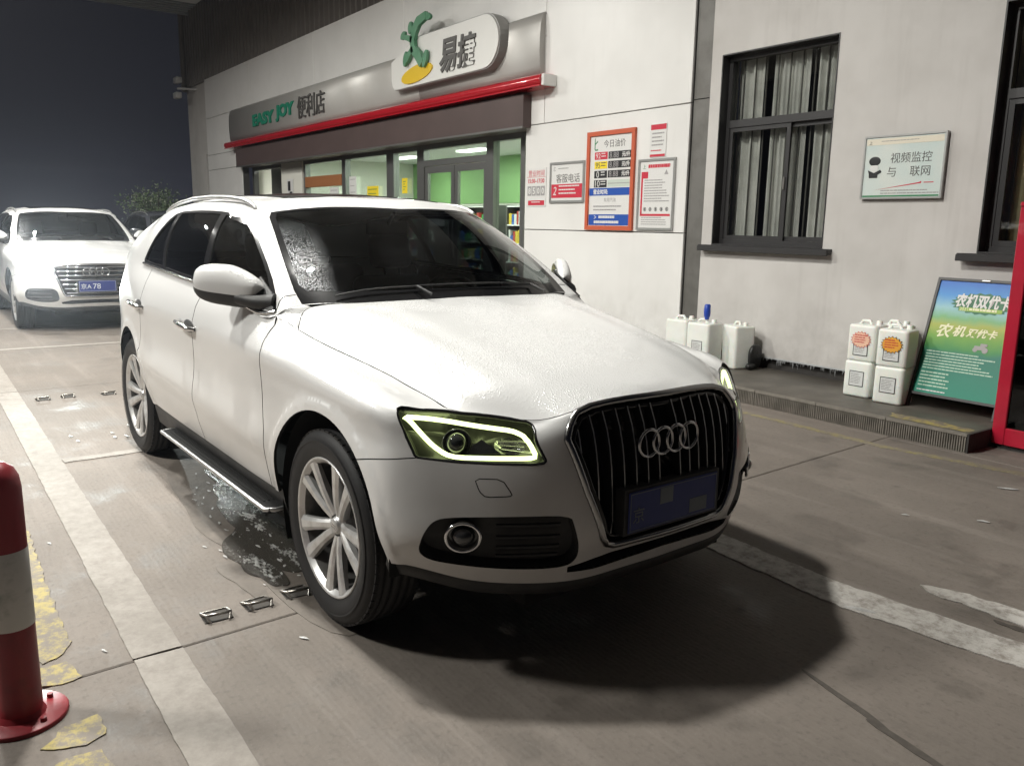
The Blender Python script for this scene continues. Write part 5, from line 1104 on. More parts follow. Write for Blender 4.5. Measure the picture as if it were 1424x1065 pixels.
SPEC_A = dict(
 headlight=[(.425,.812,.882),(.425,.796,.889),(.458,.752,.887),(.505,.680,.882),(.575,.598,.868),(.63,.545,.864),(.690,.484,.855),(.722,.480,.832),(.747,.493,.801),(.777,.477,.744),(.773,.487,.735),(.757,.517,.733),(.687,.612,.734),(.612,.704,.737),(.566,.758,.743),(.525,.803,.748),(.485,.815,.811)],
 drl=[(.446,.800,.872),(.482,.755,.874),(.554,.666,.861),(.617,.588,.850),(.668,.535,.844),(.70,.519,.832),(.733,.511,.801),(.758,.500,.757),(.745,.518,.751),(.682,.608,.752),(.607,.701,.753),(.58,.728,.761),(.546,.754,.787),(.510,.775,.823),(.470,.790,.858)],
 fog=[(.567,.821,.457),(.588,.813,.518),(.60,.789,.556),(.623,.757,.571),(.726,.614,.574),(.835,.420,.573),(.843,.408,.533),(.842,.386,.465),(.828,.380,.415),(.806,.402,.388),(.77,.485,.384),(.708,.598,.392),(.635,.711,.407),(.577,.791,.425)],
 grille=[(.80,0,.908),(.79,.16,.906),(.772,.30,.895),(.772,.352,.880),(.785,.392,.845),(.795,.409,.808),(.843,.364,.645),(.862,.303,.480),(.861,.285,.455),(.862,.255,.445),(.868,.10,.445),(.868,0,.445)],
 slot=[(.855,0,.418),(.848,.25,.414),(.835,.32,.402),(.80,.40,.385),(.795,.395,.362),(.82,.30,.358),(.845,0,.372)],
 washer=[(.658,.668,.690),(.711,.60,.689),(.737,.579,.643),(.734,.586,.637),(.690,.647,.634),(.675,.661,.651)])
SPEC_B = dict(
 headlight=[(.44,.80,.86),(.50,.70,.862),(.60,.60,.852),(.70,.50,.835),(.745,.455,.81),(.74,.50,.785),(.70,.57,.75),(.62,.68,.735),(.54,.78,.745),(.48,.81,.79)],
 drl=[(.46,.79,.845),(.52,.70,.85),(.61,.60,.842),(.70,.51,.822),(.72,.50,.80),(.68,.58,.765),(.60,.69,.752),(.53,.77,.76),(.49,.795,.79)],
 fog=[(.60,.79,.53),(.62,.757,.57),(.726,.614,.572),(.80,.50,.57),(.82,.45,.53),(.80,.43,.43),(.77,.485,.40),(.708,.598,.395),(.635,.711,.41),(.585,.79,.44)],
 grille=[(.83,0,.872),(.805,.30,.866),(.775,.43,.858),(.762,.468,.835),(.765,.478,.80),(.80,.43,.66),(.84,.385,.50),(.845,.36,.475),(.865,.20,.465),(.868,0,.465)],
 slot=[(.855,0,.425),(.84,.30,.42),(.80,.42,.40),(.795,.41,.375),(.82,.30,.37),(.845,0,.375)],
 washer=None)

def rnd(P, k=.2):
    out = []; n = len(P)
    for i in range(n):
        a, b, c = map(np.array, (P[i-1], P[i], P[(i+1) % n])); out += [tuple(b+(a-b)*k), tuple(b+(c-b)*k)]
    return out
for _s in (SPEC_A, SPEC_B):
    _s['drl'] = rnd(_s['drl'], .2); _s['fog'] = rnd(rnd(_s['fog'], .22), .22); _s['headlight'] = rnd(_s['headlight'], .10)
    if _s['washer']: _s['washer'] = rnd(_s['washer'], .18)
def front_pt(y, z):
    """point and outward normal of the nose at lateral y, height z"""
    q = BELT.inv([(.87-.25*abs(y)**2, abs(y), z)])
    for _ in range(3):
        P = BELT.ev(q)[0]; q = BELT.inv([(P[0], abs(y), z)])
    P = BELT.ev(q)[0]; N = BELT.nrm(q)[0]
    if N[0] < 0: N = -N
    if y < 0: P = P*[1,-1,1]; N = N*[1,-1,1]
    return P, N

def recess(name, m, parent, outline, side, depth, shift=0.):
    """pocket behind an opening: the outline pulled inwards, closed by a floor"""
    q = dens(BELT.inv(outline), .03, True); P = BELT.ev(q); N = BELT.nrm(q)
    N *= np.where(((P-np.array([-1.4, 0, .6]))*N).sum(1) < 0, -1, 1)[:, None]
    mb = MB(); n = len(P); sd = np.array([1, side, 1])
    a = (P-N*.002)*sd; b = (P-N*depth)*sd; c = b.mean(0)
    mb.add(list(a)+list(b)+[c], [(i, (i+1) % n, n+(i+1) % n, n+i) for i in range(n)]+[(n+i, n+(i+1) % n, 2*n) for i in range(n)])
    return mb.build(name, m, parent)
def full(outline):
    """half outline starting and ending at y=0 -> closed outline over both sides is handled by mirroring"""
    return outline

def make_wheel_meshes():
    W = {}
    t = MB(); prof = [(.262,-.098),(.285,-.108),(.315,-.112),(.340,-.106),(.357,-.090),(.3655,-.070)]
    for y in (-.050, -.018, .018, .050): prof += [(.3665, y-.013), (.3665, y-.006), (.358, y-.005), (.358, y+.005), (.3665, y+.006)]
    prof += [(.3655,.070),(.357,.090),(.340,.106),(.315,.112),(.285,.108),(.262,.098)]
    t.lathe(prof, ax='y', n=72)
    # shoulder blocks
    for k in range(60):
        a = 2*PI*k/60
        for s in (-1, 1):
            t.obox((.3585*math.cos(a), s*.079, .3585*math.sin(a)), Vector((-math.sin(a), 0, math.cos(a)))*.0155, (0, s*.012, 0), Vector((math.cos(a), 0, math.sin(a)))*.0045)
    t.lathe([(.318,-.1125),(.322,-.1145),(.326,-.1125)], ax='y', n=64)
    W['tyre'] = t
    r = MB()   # outer face towards -y
    r.lathe([(.238,-.082),(.252,-.098),(.2575,-.103),(.262,-.101),(.262,-.09),(.250,-.085)], ax='y', n=64)
    r.cur = 1; r.lathe([(.262,.098),(.258,.096),(.235,.085),(.222,.02),(.226,-.05),(.238,-.082)], ax='y', n=64)
    W['rim'] = r
    s = MB()
    # one spoke along +x: ridge-backed, wider at the rim
    st = [(.040,-.060,.020,.030),(.085,-.072,.0195,.030),(.13,-.080,.0215,.026),(.18,-.086,.025,.022),(.225,-.090,.029,.018),(.249,-.093,.034,.016)]
    vs = []
    for x, y, w, d in st: vs += [(x, y+d, -w), (x, y+.004, -w), (x, y-.004, -w*.45), (x, y-.004, w*.45), (x, y+.004, w), (x, y+d, w)]
    fs = []
    for i in range(len(st)-1):
        for k in range(6): fs.append((i*6+k, i*6+(k+1) % 6, (i+1)*6+(k+1) % 6, (i+1)*6+k))
    s.add(vs, fs); W['spoke'] = s
    h = MB(); h.lathe([(.001,-.074),(.028,-.074),(.031,-.070),(.034,-.060),(.060,-.056),(.072,-.045),(.074,.02)], ax='y', n=40)
    for k in range(5):
        a = 2*PI*k/5+.3; h.lathe([(.001,-.062),(.008,-.062),(.009,-.052)], (.052*math.cos(a), 0, .052*math.sin(a)), 'y', 6, False)
    W['hub'] = h
    b = MB(); b.lathe([(.07,.0),(.165,.0),(.168,.006),(.168,.024),(.165,.03),(.07,.03)], ax='y', n=48); W['disc'] = b
    c = MB()
    for k in range(4):
        cx = -.0155+k*.0103; c.lathe([(.0062,-.0752),(.0075,-.0758),(.0088,-.0752)], (cx, 0, 0), 'y', 16)
    W['emblem'] = c
    return W
WH = make_wheel_meshes(); _wproto = {}
def wheel(parent, x, side, z=.3665, turn=0., spin=0.):
    """rim is the wheel; tyre, spokes, hub and brake disc are its pieces"""
    global _wproto
    def get(k, m):
        if k not in _wproto:
            o = WH[k].build(k, m); _wproto[k] = o.data; bpy.data.objects.remove(o)
        return _wproto[k]
    w = bpy.data.objects.new('wheel', get('rim', [WHEELSILVER, RIMSHADE])); COL.objects.link(w); w.parent = parent
    w.location = (x, side*.768, z); w.rotation_euler = (0, 0, (PI if side > 0 else 0)+turn)
    def ch(nm, k, m, ry=0):
        o = bpy.data.objects.new(nm, get(k, m)); COL.objects.link(o); o.parent = w; o.rotation_euler = (0, ry, 0); return o
    ch('tyre', 'tyre', TYRE); ch('hub', 'hub', WHEELSILVER, spin); ch('brake_disc', 'disc', DARKCHROME); ch('hub_emblem', 'emblem', CHROME, spin)
    for k in range(5):
        for d in (-.235, .235): ch('spoke', 'spoke', WHEELSILVER, 2*PI*k/5+d+spin)
    return w

def seat(parent, x, y, z=.52):
    s = MB(); s.bbox(x-.02, x+.48, y-.25, y+.25, z-.08, z+.08, .05, 3); o = s.build('seat', SEATMAT, parent)
    b = MB(); b.bbox(-.06, .07, -.25, .25, 0, .62, .05, 3); q = b.build('backrest', SEATMAT, o, (x-.02, y, z+.04), (0, -.28, 0))
    h = MB(); h.bbox(-.05, .05, -.13, .13, .66, .86, .04, 3); h.tube([(0, -.05, .58), (0, -.05, .7)], .006); h.tube([(0, .05, .58), (0, .05, .7)], .006); h.build('headrest', SEATMAT, o, (x-.02, y, z+.04), (0, -.24, 0))

def roof_ht(x, y):
    q = ROOF.inv([(x, abs(y), 1.56)]); return ROOF.ev(q)[0][2]

def build_car(root, spec, paint, du, kind, lit):
    C1, C2 = (1, -1), (1,)
    # ---------------- belt: bumper, fenders, doors, quarters, tail
    reg = [('hole', spec['headlight']), ('hole', spec['fog']), ('hole', [(p[0], -.0001 if p[1] == 0 else p[1], p[2]) for p in spec['grille']]), ('hole', spec['slot']),
           ('hole', arch_loop(*ARCH[0])), ('hole', arch_loop(*ARCH[1])),
           ('tail_lamp', [(-3.18,.85,.98),(-3.32,.79,1.06),(-3.40,.74,1.06),(-3.43,.72,.90),(-3.36,.79,.86),(-3.2,.855,.92)])]
    seams = list(SEAMS_BELT)
    if spec['washer']: seams = seams+[(spec['washer'], .0035, True)]
    cut = cut_patch(BELT, reg, seams, SEEDS_BELT+([('washer_lid', (.70,.62,.66))] if spec['washer'] else []), du, 'front_bumper', (), CREASES); pb = panels(BELT, cut, disp_body)
    for nm in ('front_bumper', 'rear_bumper', 'tailgate'):
        if nm in pb: panel_mesh(nm, paint, root, [pb[nm]], C1)
    for nm in ('washer_lid', 'fender', 'front_door', 'rear_door', 'quarter_panel'):
        for sd in (1, -1):
            if nm in pb:
                o = panel_mesh(nm, paint, root, [pb[nm]], (sd,))
                if 'door' in nm:
                    hx = -1.42 if nm == 'front_door' else -2.375; hz = .965 if nm == 'front_door' else .985
                    P = BELT.ev(BELT.inv([(hx, .918, hz)]))[0]; y0 = P[1]
                    cup = MB(); cup.ell((hx+.01, sd*(y0+.001), hz-.003), (.082, .006, .032), 20, 8); cup.build('handle_recess', BLACKTRIM, o)
                    hd = MB(); pts = [(hx-.12, sd*(y0+.004), hz+.011), (hx-.10, sd*(y0+.030), hz+.008), (hx, sd*(y0+.040), hz+.003), (hx+.09, sd*(y0+.032), hz-.006), (hx+.112, sd*(y0+.004), hz-.010)]
                    hd.tube(pts, [.010, .0135, .0145, .0135, .010], 10); hd.build('door_handle', CHROME, o)
    for sd in (1, -1):
        if 'tail_lamp' in pb: panel_mesh('tail_lamp', REDLENS, root, [pb['tail_lamp']], (sd,), off=.004)
    gaps = [pb['gap']]
    # ---------------- hood
    T_, U_ = HOOD.Tt, HOOD.U; g = .006
    bands = [[(U_-g*.7, 0), (U_, 0), (U_, T_), (U_-g*.7, T_)], [(0, 0), (U_-g*.7, 0), (U_-g*.7, g*.4), (0, g*.4)]]
    cut = cut_patch(HOOD, [], [], [], du, 'hood', bands); ph = panels(HOOD, cut)
    panel_mesh('hood', paint, root, [ph['hood']], C1); gaps.append(ph['gap'])
    # little piece of fender between hood, windscreen and door glass
    for sd in (1, -1):
        A, B, Cc, D = map(np.array, (TOP[11], GP[3][0], GP[4][0], GP[5][0])); f = MB(); nn_ = 14
        inner = HOOD.ev([(u, HOOD.Tt) for u in np.linspace(HOOD.U, HOOD.inv([(-.50,.68,1.122)])[0][0], nn_)])
        inner[:, 0] -= .002; inner[1:, 1] += .003
        o_ = c2spline(np.array([0, .2, .45, .75, 1.]), np.array([A+[0, .002, 0], (-.455,.800,1.068), D, Cc, B]), np.linspace(0, 1, nn_))
        md = (inner+o_)/2; md[:, 2] += .004
        vs = [tuple(p*[1, sd, 1]) for r in (inner, md, o_) for p in r]
        f.add(vs, [(r*nn_+i, r*nn_+i+1, (r+1)*nn_+i+1, (r+1)*nn_+i) for r in (0, 1) for i in range(nn_-1)], True)
        f.build('fender_corner', paint, root)
    # ---------------- greenhouse
    ws_o = [(-.965,-.0001,1.541),(-.982,.145,1.538),(-1.05,.44,1.528),(-1.125,.56,1.508),(-1.146,.588,1.498),(-1.11,.612,1.478),(-.937,.652,1.393),(-.75,.690,1.279),(-.606,.713,1.182),(-.53,.713,1.132),(-.44,.50,1.137),(-.385,-.0001,1.14)]
    ws_i = [(-.945,-.0001,1.531),(-.962,.145,1.528),(-1.03,.43,1.518),(-1.105,.545,1.497),(-1.118,.57,1.485),(-1.09,.587,1.47),(-.92,.626,1.39),(-.735,.663,1.28),(-.62,.685,1.205),(-.58,.665,1.185),(-.50,.52,1.178),(-.43,-.0001,1.185)]
    dlo = CT([(4.78,.03),(4.38,.12),(4.15,.26),(4.14,.41),(4.30,.71),(4.62,.90),(4.95,.952),(5.4,.965),(6,.962),(7,.962),(7.7,.955),(8.02,.92),(8.31,.83),(8.83,.516),(9.36,.12),(9.35,.055),(8,.045),(7,.04),(6,.035),(5.3,.04)])
    fw = CT([(5.10,.10),(4.66,.19),(4.46,.31),(4.45,.45),(4.62,.70),(4.92,.855),(5.2,.91),(5.6,.925),(6.02,.922),(6.12,.80),(6.38,.28),(6.52,.075),(6.0,.07),(5.5,.075)])
    rw = CT([(6.66,.08),(6.52,.28),(6.26,.81),(6.2,.922),(7.05,.925),(7.72,.918),(7.87,.58),(7.98,.09),(7.4,.08)])
    qw = CT([(8.10,.095),(7.98,.57),(7.88,.895),(8.06,.86),(8.35,.715),(8.80,.478),(9.25,.112),(8.9,.095)])
    rg = [(-3.33,-.0001,1.47),(-3.32,.40,1.455),(-3.31,.50,1.43),(-3.40,.61,1.26),(-3.48,.50,1.235),(-3.54,-.0001,1.235)]
    seamsG = [([(-.53,.84,1.12),(-.572,.793,1.148),(-.587,.762,1.16),(-.585,.715,1.165)], .004, False)]
    cut = cut_patch(GREEN, [('windshield', ws_i), ('windshield_surround', ws_o), ('front_side_window', fw), ('rear_side_window', rw), ('quarter_window', qw), ('window_surround', dlo), ('rear_window', rg)], seamsG, [], du, 'body_shell')
    pg = panels(GREEN, cut)
    panel_mesh('body_shell', paint, root, [pg['body_shell']], C1); gaps.append(pg['gap'])
    o = panel_mesh('windshield', WSGLASS, root, [pg['windshield']], C1, 0, off=.002)
    panel_mesh('windshield_surround', BLACKGLOSS, root, [pg['windshield_surround']], C1, .008, off=.001)
    panel_mesh('rear_window', SIDEGLASS, root, [pg['rear_window']], C1, 0)
    for sd in (1, -1):
        for nm in ('front_side_window', 'rear_side_window', 'quarter_window'): panel_mesh('side_window', FRONTGLASS if nm[0] == 'f' else SIDEGLASS, root, [pg[nm]], (sd,), 0, off=-.004)
        panel_mesh('window_surround', BLACKGLOSS, root, [pg['window_surround']], (sd,), .012, off=.001)
        tr = MB(); q = np.array([(np.interp(c_, np.arange(GREEN.nc), GREEN.ku), t_*GREEN.Tt) for c_, t_ in ((9.36,.05),(8.7,.045),(8,.038),(7,.032),(6,.028),(5.3,.028),(4.9,.025))]); P = GREEN.ev(dens(q, .06, False)); N = GREEN.nrm(dens(q, .06, False)); N *= np.sign(N[:, 1])[:, None]
        tr.tube([(p+n*.004)*[1, sd, 1] for p, n in zip(P, N)], .0075, 6); tr.build('window_trim', CHROME if kind == 'a' else BLACKGLOSS, root)
    # ---------------- roof
    sun = [(-1.24,-.0001,1.60),(-1.25,.30,1.59),(-1.29,.42,1.577),(-1.34,.45,1.572),(-2.30,.45,1.58),(-2.36,.40,1.585),(-2.38,-.0001,1.61)]
    cut = cut_patch(ROOF, [('sunroof', sun)], [], [], du*1.3, 'roof'); pr = panels(ROOF, cut)
    panel_mesh('roof', paint, root, [pr['roof']], C1); panel_mesh('sunroof', BLACKGLOSS, root, [pr['sunroof']], C1, off=.004)
    for sd in (1, -1):
        rl = MB(); xs = [-1.24, -1.30, -1.40, -1.6, -1.9, -2.2, -2.5, -2.66, -2.74, -2.80]
        hs = [.003, .012, .020, .024, .025, .025, .022, .018, .010, .002]
        P = [(x, sd*(.628-.02*max(0, -2.2-x)), roof_ht(x, .628)+h) for x, h in zip(xs, hs)]
        rl.tube(P, [.008]+[.0115]*8+[.008], 10); rl.build('roof_rail', ALU, root)
    stuff(panel_mesh('panel_gap', DARKVOID, root, gaps, C1, 0, off=-.0115))
    # ---------------- lower trim, arches, floor
    for sd in (1, -1):
        lt = MB(); vs = []; xs = np.linspace(-2.36, -.40, 14)
        for x in xs:
            y = BELT.ev(BELT.inv([(x, .88, .39)]))[0]; vs += [(x, sd*(y[1]-.004), y[2]+.012), (x, sd*(y[1]-.012), y[2]-.04), (x, sd*(y[1]-.03), .285), (x, sd*(y[1]-.10), .245)]
        lt.add(vs, [(i*4+k, i*4+k+1, (i+1)*4+k+1, (i+1)*4+k) for i in range(13) for k in range(3)], True); lt.build('sill_cladding', BLACKTRIM, root)
    va = MB(); q = np.array([[u, 0.] for u in np.linspace(0, BELT.inv([(.42,.86,.37)])[0][0], 24)]); P = BELT.ev(q); tg = np.gradient(P, axis=0); N = np.stack([tg[:, 1], -tg[:, 0], tg[:, 2]*0], 1); N /= np.linalg.norm(N, axis=1)[:, None]; N[0] = (1, 0, 0)
    ring_ = [(p*[1, -1, 1], n*[1, -1, 1]) for p, n in zip(P[1:], N[1:])][::-1]+list(zip(P, N)); vs = []
    for p, n in ring_: vs += [tuple(p-n*.010+[0, 0, .014]), tuple(p-n*.003+[0, 0, -.010]), tuple(p-n*.016+[0, 0, -.045]), tuple(p-n*.11+[0, 0, -.065])]
    va.add(vs, [(i*4+k, i*4+k+1, (i+1)*4+k+1, (i+1)*4+k) for i in range(len(ring_)-1) for k in range(3)], True)
    va.build('lower_valance', BLACKTRIM, root)
    for (x, z, r) in ARCH:
        for sd in (1, -1): li = MB(); yo = .868 if x > -1 else .835; li.lathe([(r+.003, sd*yo), (r+.01, sd*(yo-.02)), (r+.005, sd*.50), (.05, sd*.49)], (x, 0, z), 'y', 28, True, -.06 if x > -1 else -.4, PI+.4 if x > -1 else PI+.02); li.build('arch_liner', DARKVOID, root, fix=False)
    un = MB(); un.box(-3.55, .70, -.49, .49, .23, .36); un.box(-2.30, -.45, -.83, .83, .24, .37); un.box(-3.60, -3.25, -.70, .70, .30, .45); un.box(.50, .62, -.48, .48, .32, .40); un.build('underbody', DARKVOID, root)
    us = MB(); pl2 = [(x-.05, y*.93) for x, y in ((.80,0),(.795,.2),(.765,.385),(.69,.575),(.62,.70),(.545,.795),(.48,.83))]
    us.prism([(x, y, .385) for x, y in pl2]+[(-.5, .47, .385), (-.5, -.47, .385)]+[(x, -y, .385) for x, y in pl2[:0:-1]], (0, 0, .02)); us.build('light_block_plate', DARKVOID, root)  # unseen plate added to stop light leaking under the bumper
    for sd in (1, -1): bh = MB(); bh.box(-.52, .50, min(sd*.46, sd*.485), max(sd*.46, sd*.485), .40, .92); bh.build('light_block_panel', DARKVOID, root)  # unseen panels added in the engine bay to block stray light
    # ---------------- cabin
    it = MB(); it.bbox(-.95, -.50, -.70, .70, .80, 1.085, .05, 3); it.bbox(-.75, -.47, -.64, .64, .95, 1.12, .03, 2); it.build('dashboard', SEATMAT, root)
    fl = MB(); fl.box(-3.4, -.45, -.80, .80, .37, .40); fl.box(-.48, -.45, -.72, .72, .40, 1.05); fl.box(-3.40, -2.72, -.70, .70, .4, .98); fl.build('cabin_floor', DARKVOID, root)
    seat(root, -1.55, .37); seat(root, -1.55, -.37)
    bs_ = MB(); bs_.bbox(-2.65, -2.15, -.66, .66, .42, .62, .05, 3); bs_.bbox(-2.80, -2.62, -.66, .66, .5, 1.18, .05, 3); bs_.build('rear_bench', SEATMAT, root)
    sw = MB(); sw.tube([(0, .185*math.cos(a), .185*math.sin(a)) for a in np.linspace(0, 2*PI, 33)[:-1]], .016, 8, True); sw.tube([(0, -.18, 0), (.02, 0, 0), (0, .18, 0)], .014, 6); sw.ell((.02, 0, -.02), (.025, .07, .06)); sw.build('steering_wheel', SEATMAT, root, (-1.02, .37, 1.02), (0, -.42, 0))
    rm = MB(); rm.bbox(-1.115, -1.085, -.12, .12, 1.405, 1.475, .014, 2); rm.tube([(-1.09, 0, 1.46), (-1.03, 0, 1.515)], .01); rm.build('rear_view_mirror', BLACKTRIM, root)
    # ---------------- door mirrors
    for sd in (1, -1):
        mi = MB(); e1 = Vector((-.82, .56, .06)).normalized(); e3 = Vector((0, 0, 1)); e3 = (e3-e1*e3.dot(e1)).normalized(); e2 = e3.cross(e1)  # e2: forward/outward
        if e2.x < 0: e2 = -e2
        c = Vector((-.805, .915, 1.205)); n1, n2 = 20, 28; vs = []; L = .172
        for i in range(n1+1):
            s = -1+2*i/n1; env = (1-abs(s)**3.6)**.36; hh_ = .086*env*(1.0-.06*s)
            for k in range(n2):
                a = 2*PI*k/n2; ca, sa = math.cos(a), math.sin(a)
                fx = math.copysign(abs(ca)**.66, ca); fz = math.copysign(abs(sa)**.66, sa)
                d2 = (.055 if fx > 0 else .035)*fx*env*(1-.25*max(0, fz))
                slope = 1-.62*max(0., -s)**1.3 if fz > 0 else 1.; vs.append(c+e1*(s*L)+e2*d2+e3*(fz*hh_*slope-.006*env))
        vs = [(p.x, sd*p.y, p.z) for p in vs]
        up = MB(); lo = MB(); top_f = []; low_f = []
        for i in range(n1):
            for k in range(n2):
                fz = math.sin(2*PI*(k+.5)/n2); (top_f if fz > -.12 else low_f).append((i*n2+k, i*n2+(k+1) % n2, (i+1)*n2+(k+1) % n2, (i+1)*n2+k))
        up.add(vs, top_f, True); mo = up.build('mirror_housing', paint, root)
        lo.add(vs, low_f, True)
        lo.tube([(-.735, sd*.905, 1.150), (-.66, sd*.862, 1.138), (-.60, sd*.800, 1.135)], [.026, .028, .040], 12)
        lo.prism([(-.545, sd*.826, 1.105), (-.74, sd*.868, 1.128), (-.735, sd*.800, 1.235), (-.625, sd*.795, 1.172)], (0, sd*.006, .003))
        lo.build('mirror_base', BLACKTRIM, mo)
        gl = MB(); gq = [c+e1*(.135*math.cos(a))+e3*(.062*math.sin(a)-.006)-e2*.0375 for a in np.linspace(0, 2*PI, 24)[:-1]]
        gl.prism([(p.x, sd*p.y, p.z) for p in gq], (.003, 0, 0)); gl.build('mirror_glass', CHROME, mo)
    # ---------------- wipers
    for y0, y1 in ((.42, -.30), (-.22, -.58)):
        w = MB(); P = []
        for t in np.linspace(0, 1, 7):
            y = y0+(y1-y0)*t; z_ = 1.150+.006*math.sin(PI*t); q = GREEN.inv([(-.47-.10*abs(y)**2, abs(y), z_)]); p = GREEN.ev(q)[0]; P.append((p[0]+.012, math.copysign(p[1], y) if abs(y) > 1e-3 else 0, p[2]+.012))
        w.tube(P, .004, 6); w.tube([P[0], (P[0][0]+.07, P[0][1]+.03, P[0][2]-.03)], .008, 6); w.build('wiper', BLACKTRIM, root)
    # ---------------- grille
    G = spec['grille']; half = dens(BELT.inv(G), .025, False); P = BELT.ev(half); N = BELT.nrm(half); N *= np.sign(N[:, 0])[:, None]
    wall = MB(); ring = list(P)+[p*[1,-1,1] for p in P[1:-1]][::-1]; rn = list(N)+[n*[1,-1,1] for n in N[1:-1]][::-1]; n_ = len(ring)
    inner = [p-np.array([1, 0, 0])*.055 for p in ring]
    wall.add(ring+inner+[np.mean(inner, axis=0)], [(i, (i+1) % n_, n_+(i+1) % n_, n_+i) for i in range(n_)]+[(n_+i, n_+(i+1) % n_, 2*n_) for i in range(n_)])
    grille = wall.build('grille', BLACKGLOSS, root)
    cen = np.mean(ring, axis=0)
    fr = MB(); fr.tube([p+n*.002 for p, n in zip(ring, rn)], .0125, 8, True); fr.build('grille_frame', FRAMECHROME if kind == 'a' else CHROME, grille)
    fr = MB(); ins = [p+(cen-p)/np.linalg.norm(cen-p)*.026-n*.010 for p, n in zip(ring, rn)]; fr.tube(ins, .010, 6, True); fr.build('grille_inner_frame', BLACKGLOSS, grille)
    zz = np.array([p[2] for p in P]); yy = np.array([p[1] for p in P])
    def zr(y):
        y = abs(y); cr = []
        for i in range(len(P)-1):
            if (yy[i]-y)*(yy[i+1]-y) <= 0 and yy[i] != yy[i+1]: cr.append(zz[i]+(zz[i+1]-zz[i])*(y-yy[i])/(yy[i+1]-yy[i]))
        return (min(cr), max(cr)) if len(cr) > 1 else (cr[0], cr[0]) if cr else (0, 0)
    if kind == 'a':
        for k in range(-7, 8):
            y = k*.0515; z0, z1 = zr(y)
            if abs(y) > yy.max()-.03: continue
            z0 += .022; z1 -= .022
            if z1-z0 < .06: continue
            sl = MB(); Q = []
            for t in np.linspace(0, 1, 8):
                z = z0+(z1-z0)*t; p, n = front_pt(abs(y), z); Q.append((p[0]-.026, y, z))
            vs = []
            for q in Q: vs += [(q[0]+.010, q[1]-.0025, q[2]), (q[0]+.010, q[1]+.0025, q[2]), (q[0]-.018, q[1]+.011, q[2]), (q[0]-.018, q[1]-.011, q[2])]
            sl.cur = 1; sl.add(vs, [(i*4+a, i*4+(a+1) % 4, (i+1)*4+(a+1) % 4, (i+1)*4+a) for i in range(7) for a in (1, 2, 3)]+[(0, 1, 2, 3), (28, 29, 30, 31)]); sl.cur = 0; sl.add(vs, [(i*4, i*4+1, (i+1)*4+1, (i+1)*4) for i in range(7)]); sl.build('slat', [SLATGREY, BLACKGLOSS], grille, fix=False)
    else:
        for z in (.51, .565, .62, .675, .73, .785, .835):
            w_ = .36+.09*(z-.5)/.33; sl = MB(); Q = []
            for y in np.linspace(-w_, w_, 13):
                p, n = front_pt(y if abs(y) > 1e-6 else 0., z); Q.append((p[0]-.02, y, z))
            sl.tube(Q, .009, 6); sl.build('slat', CHROME, grille)
    # rings
    em = MB(); zc = .763 if kind == 'a' else .775; rr = .046 if kind == 'a' else .05
    p0, n0 = front_pt(0., zc); xe = p0[0]-.012
    for k in range(4):
        yc = (k-1.5)*rr*1.42
        em.tube([(xe-.10*(yc+rr*math.cos(a))**2*.9, yc+rr*math.cos(a), zc+rr*math.sin(a)) for a in np.linspace(0, 2*PI, 37)[:-1]], .0062, 8, True)
    em.build('emblem', mat('emblem_chrome', (.48, .48, .49), .2, 1.) if 'emblem_chrome' not in bpy.data.materials else bpy.data.materials['emblem_chrome'], grille)
    # number plate
    zp = .552 if kind == 'a' else .595; p0, _ = front_pt(0., zp); xp = p0[0]+.004
    pl = MB(); pl.bbox(xp-.006, xp, -.22, .22, zp-.07, zp+.07, .003, 1); plate = pl.build('number_plate', PLATEBLUE, grille)
    bd = MB()
    for a, b_, c_, d_ in ((-.214, .214, .062, .0645), (-.214, .214, -.0645, -.062), (-.214, -.2115, -.062, .062), (.2115, .214, -.062, .062)): bd.box(xp+.0004, xp+.0012, a, b_, zp+c_, zp+d_)
    bd.build('plate_border', PLATEWHITE if kind == 'b' else SMUDGE, plate)
    rot = (PI/2, 0, PI/2)
    if kind == 'b':
        text('京A', .10, PLATEWHITE, plate, (xp+.001, -.135, zp), rot, .0006, .12); text('78', .10, PLATEWHITE, plate, (xp+.001, -.01, zp), rot, .0006, .09)
    else:
        text('京', .062, SMUDGE, plate, (xp+.001, -.175, zp-.012), rot, .0006, .05)
        hz = MB(); hz.box(xp+.0004, xp+.0010, -.075, -.012, zp+.005, zp+.06); hz.build('pixelation_patch', SMUDGE, plate); hz = MB(); hz.box(xp+.0004, xp+.0010, .075, .165, zp-.055, zp-.005); hz.build('pixelation_patch', SMUDGE, plate)  # added pale blocks take the place of the pixelated characters
    br = MB(); br.box(xp-.05, xp-.007, -.235, .235, zp-.078, zp+.078); br.build('plate_holder', BLACKTRIM, grille)
    # lower slot
    for sd in (1, -1): recess('lower_intake', BLACKTRIM, root, spec['slot'], sd, .05)
    # ---------------- headlamps and fog lamps
    for sd in (1, -1):
        hl = recess('headlight', LAMPBODY, root, spec['headlight'], sd, .085)
        q = dens(BELT.inv(spec['headlight']), .02, True)
        S2 = np.array([1, sd, 1])
        def at(p3, dep):
            u = BELT.inv([p3]); p = BELT.ev(u)[0]; n = BELT.nrm(u)[0]; n = n if ((p-[-1.4, 0, .6])*n).sum() > 0 else -n
            return (p-n*dep)*S2, n*S2
        # cover glass
        cutl = cut_patch(BELT, [('lens', spec['headlight'])], [], [], .05, 'x'); pl_ = panels(BELT, cutl)
        panel_mesh('lamp_cover', LENSGLASS, hl, [pl_['lens']], (sd,), 0, off=-.002)
        # black bezel around
        P_ = BELT.ev(q); N_ = BELT.nrm(q); N_ *= np.where(((P_-[-1.4, 0, .6])*N_).sum(1) < 0, -1, 1)[:, None]
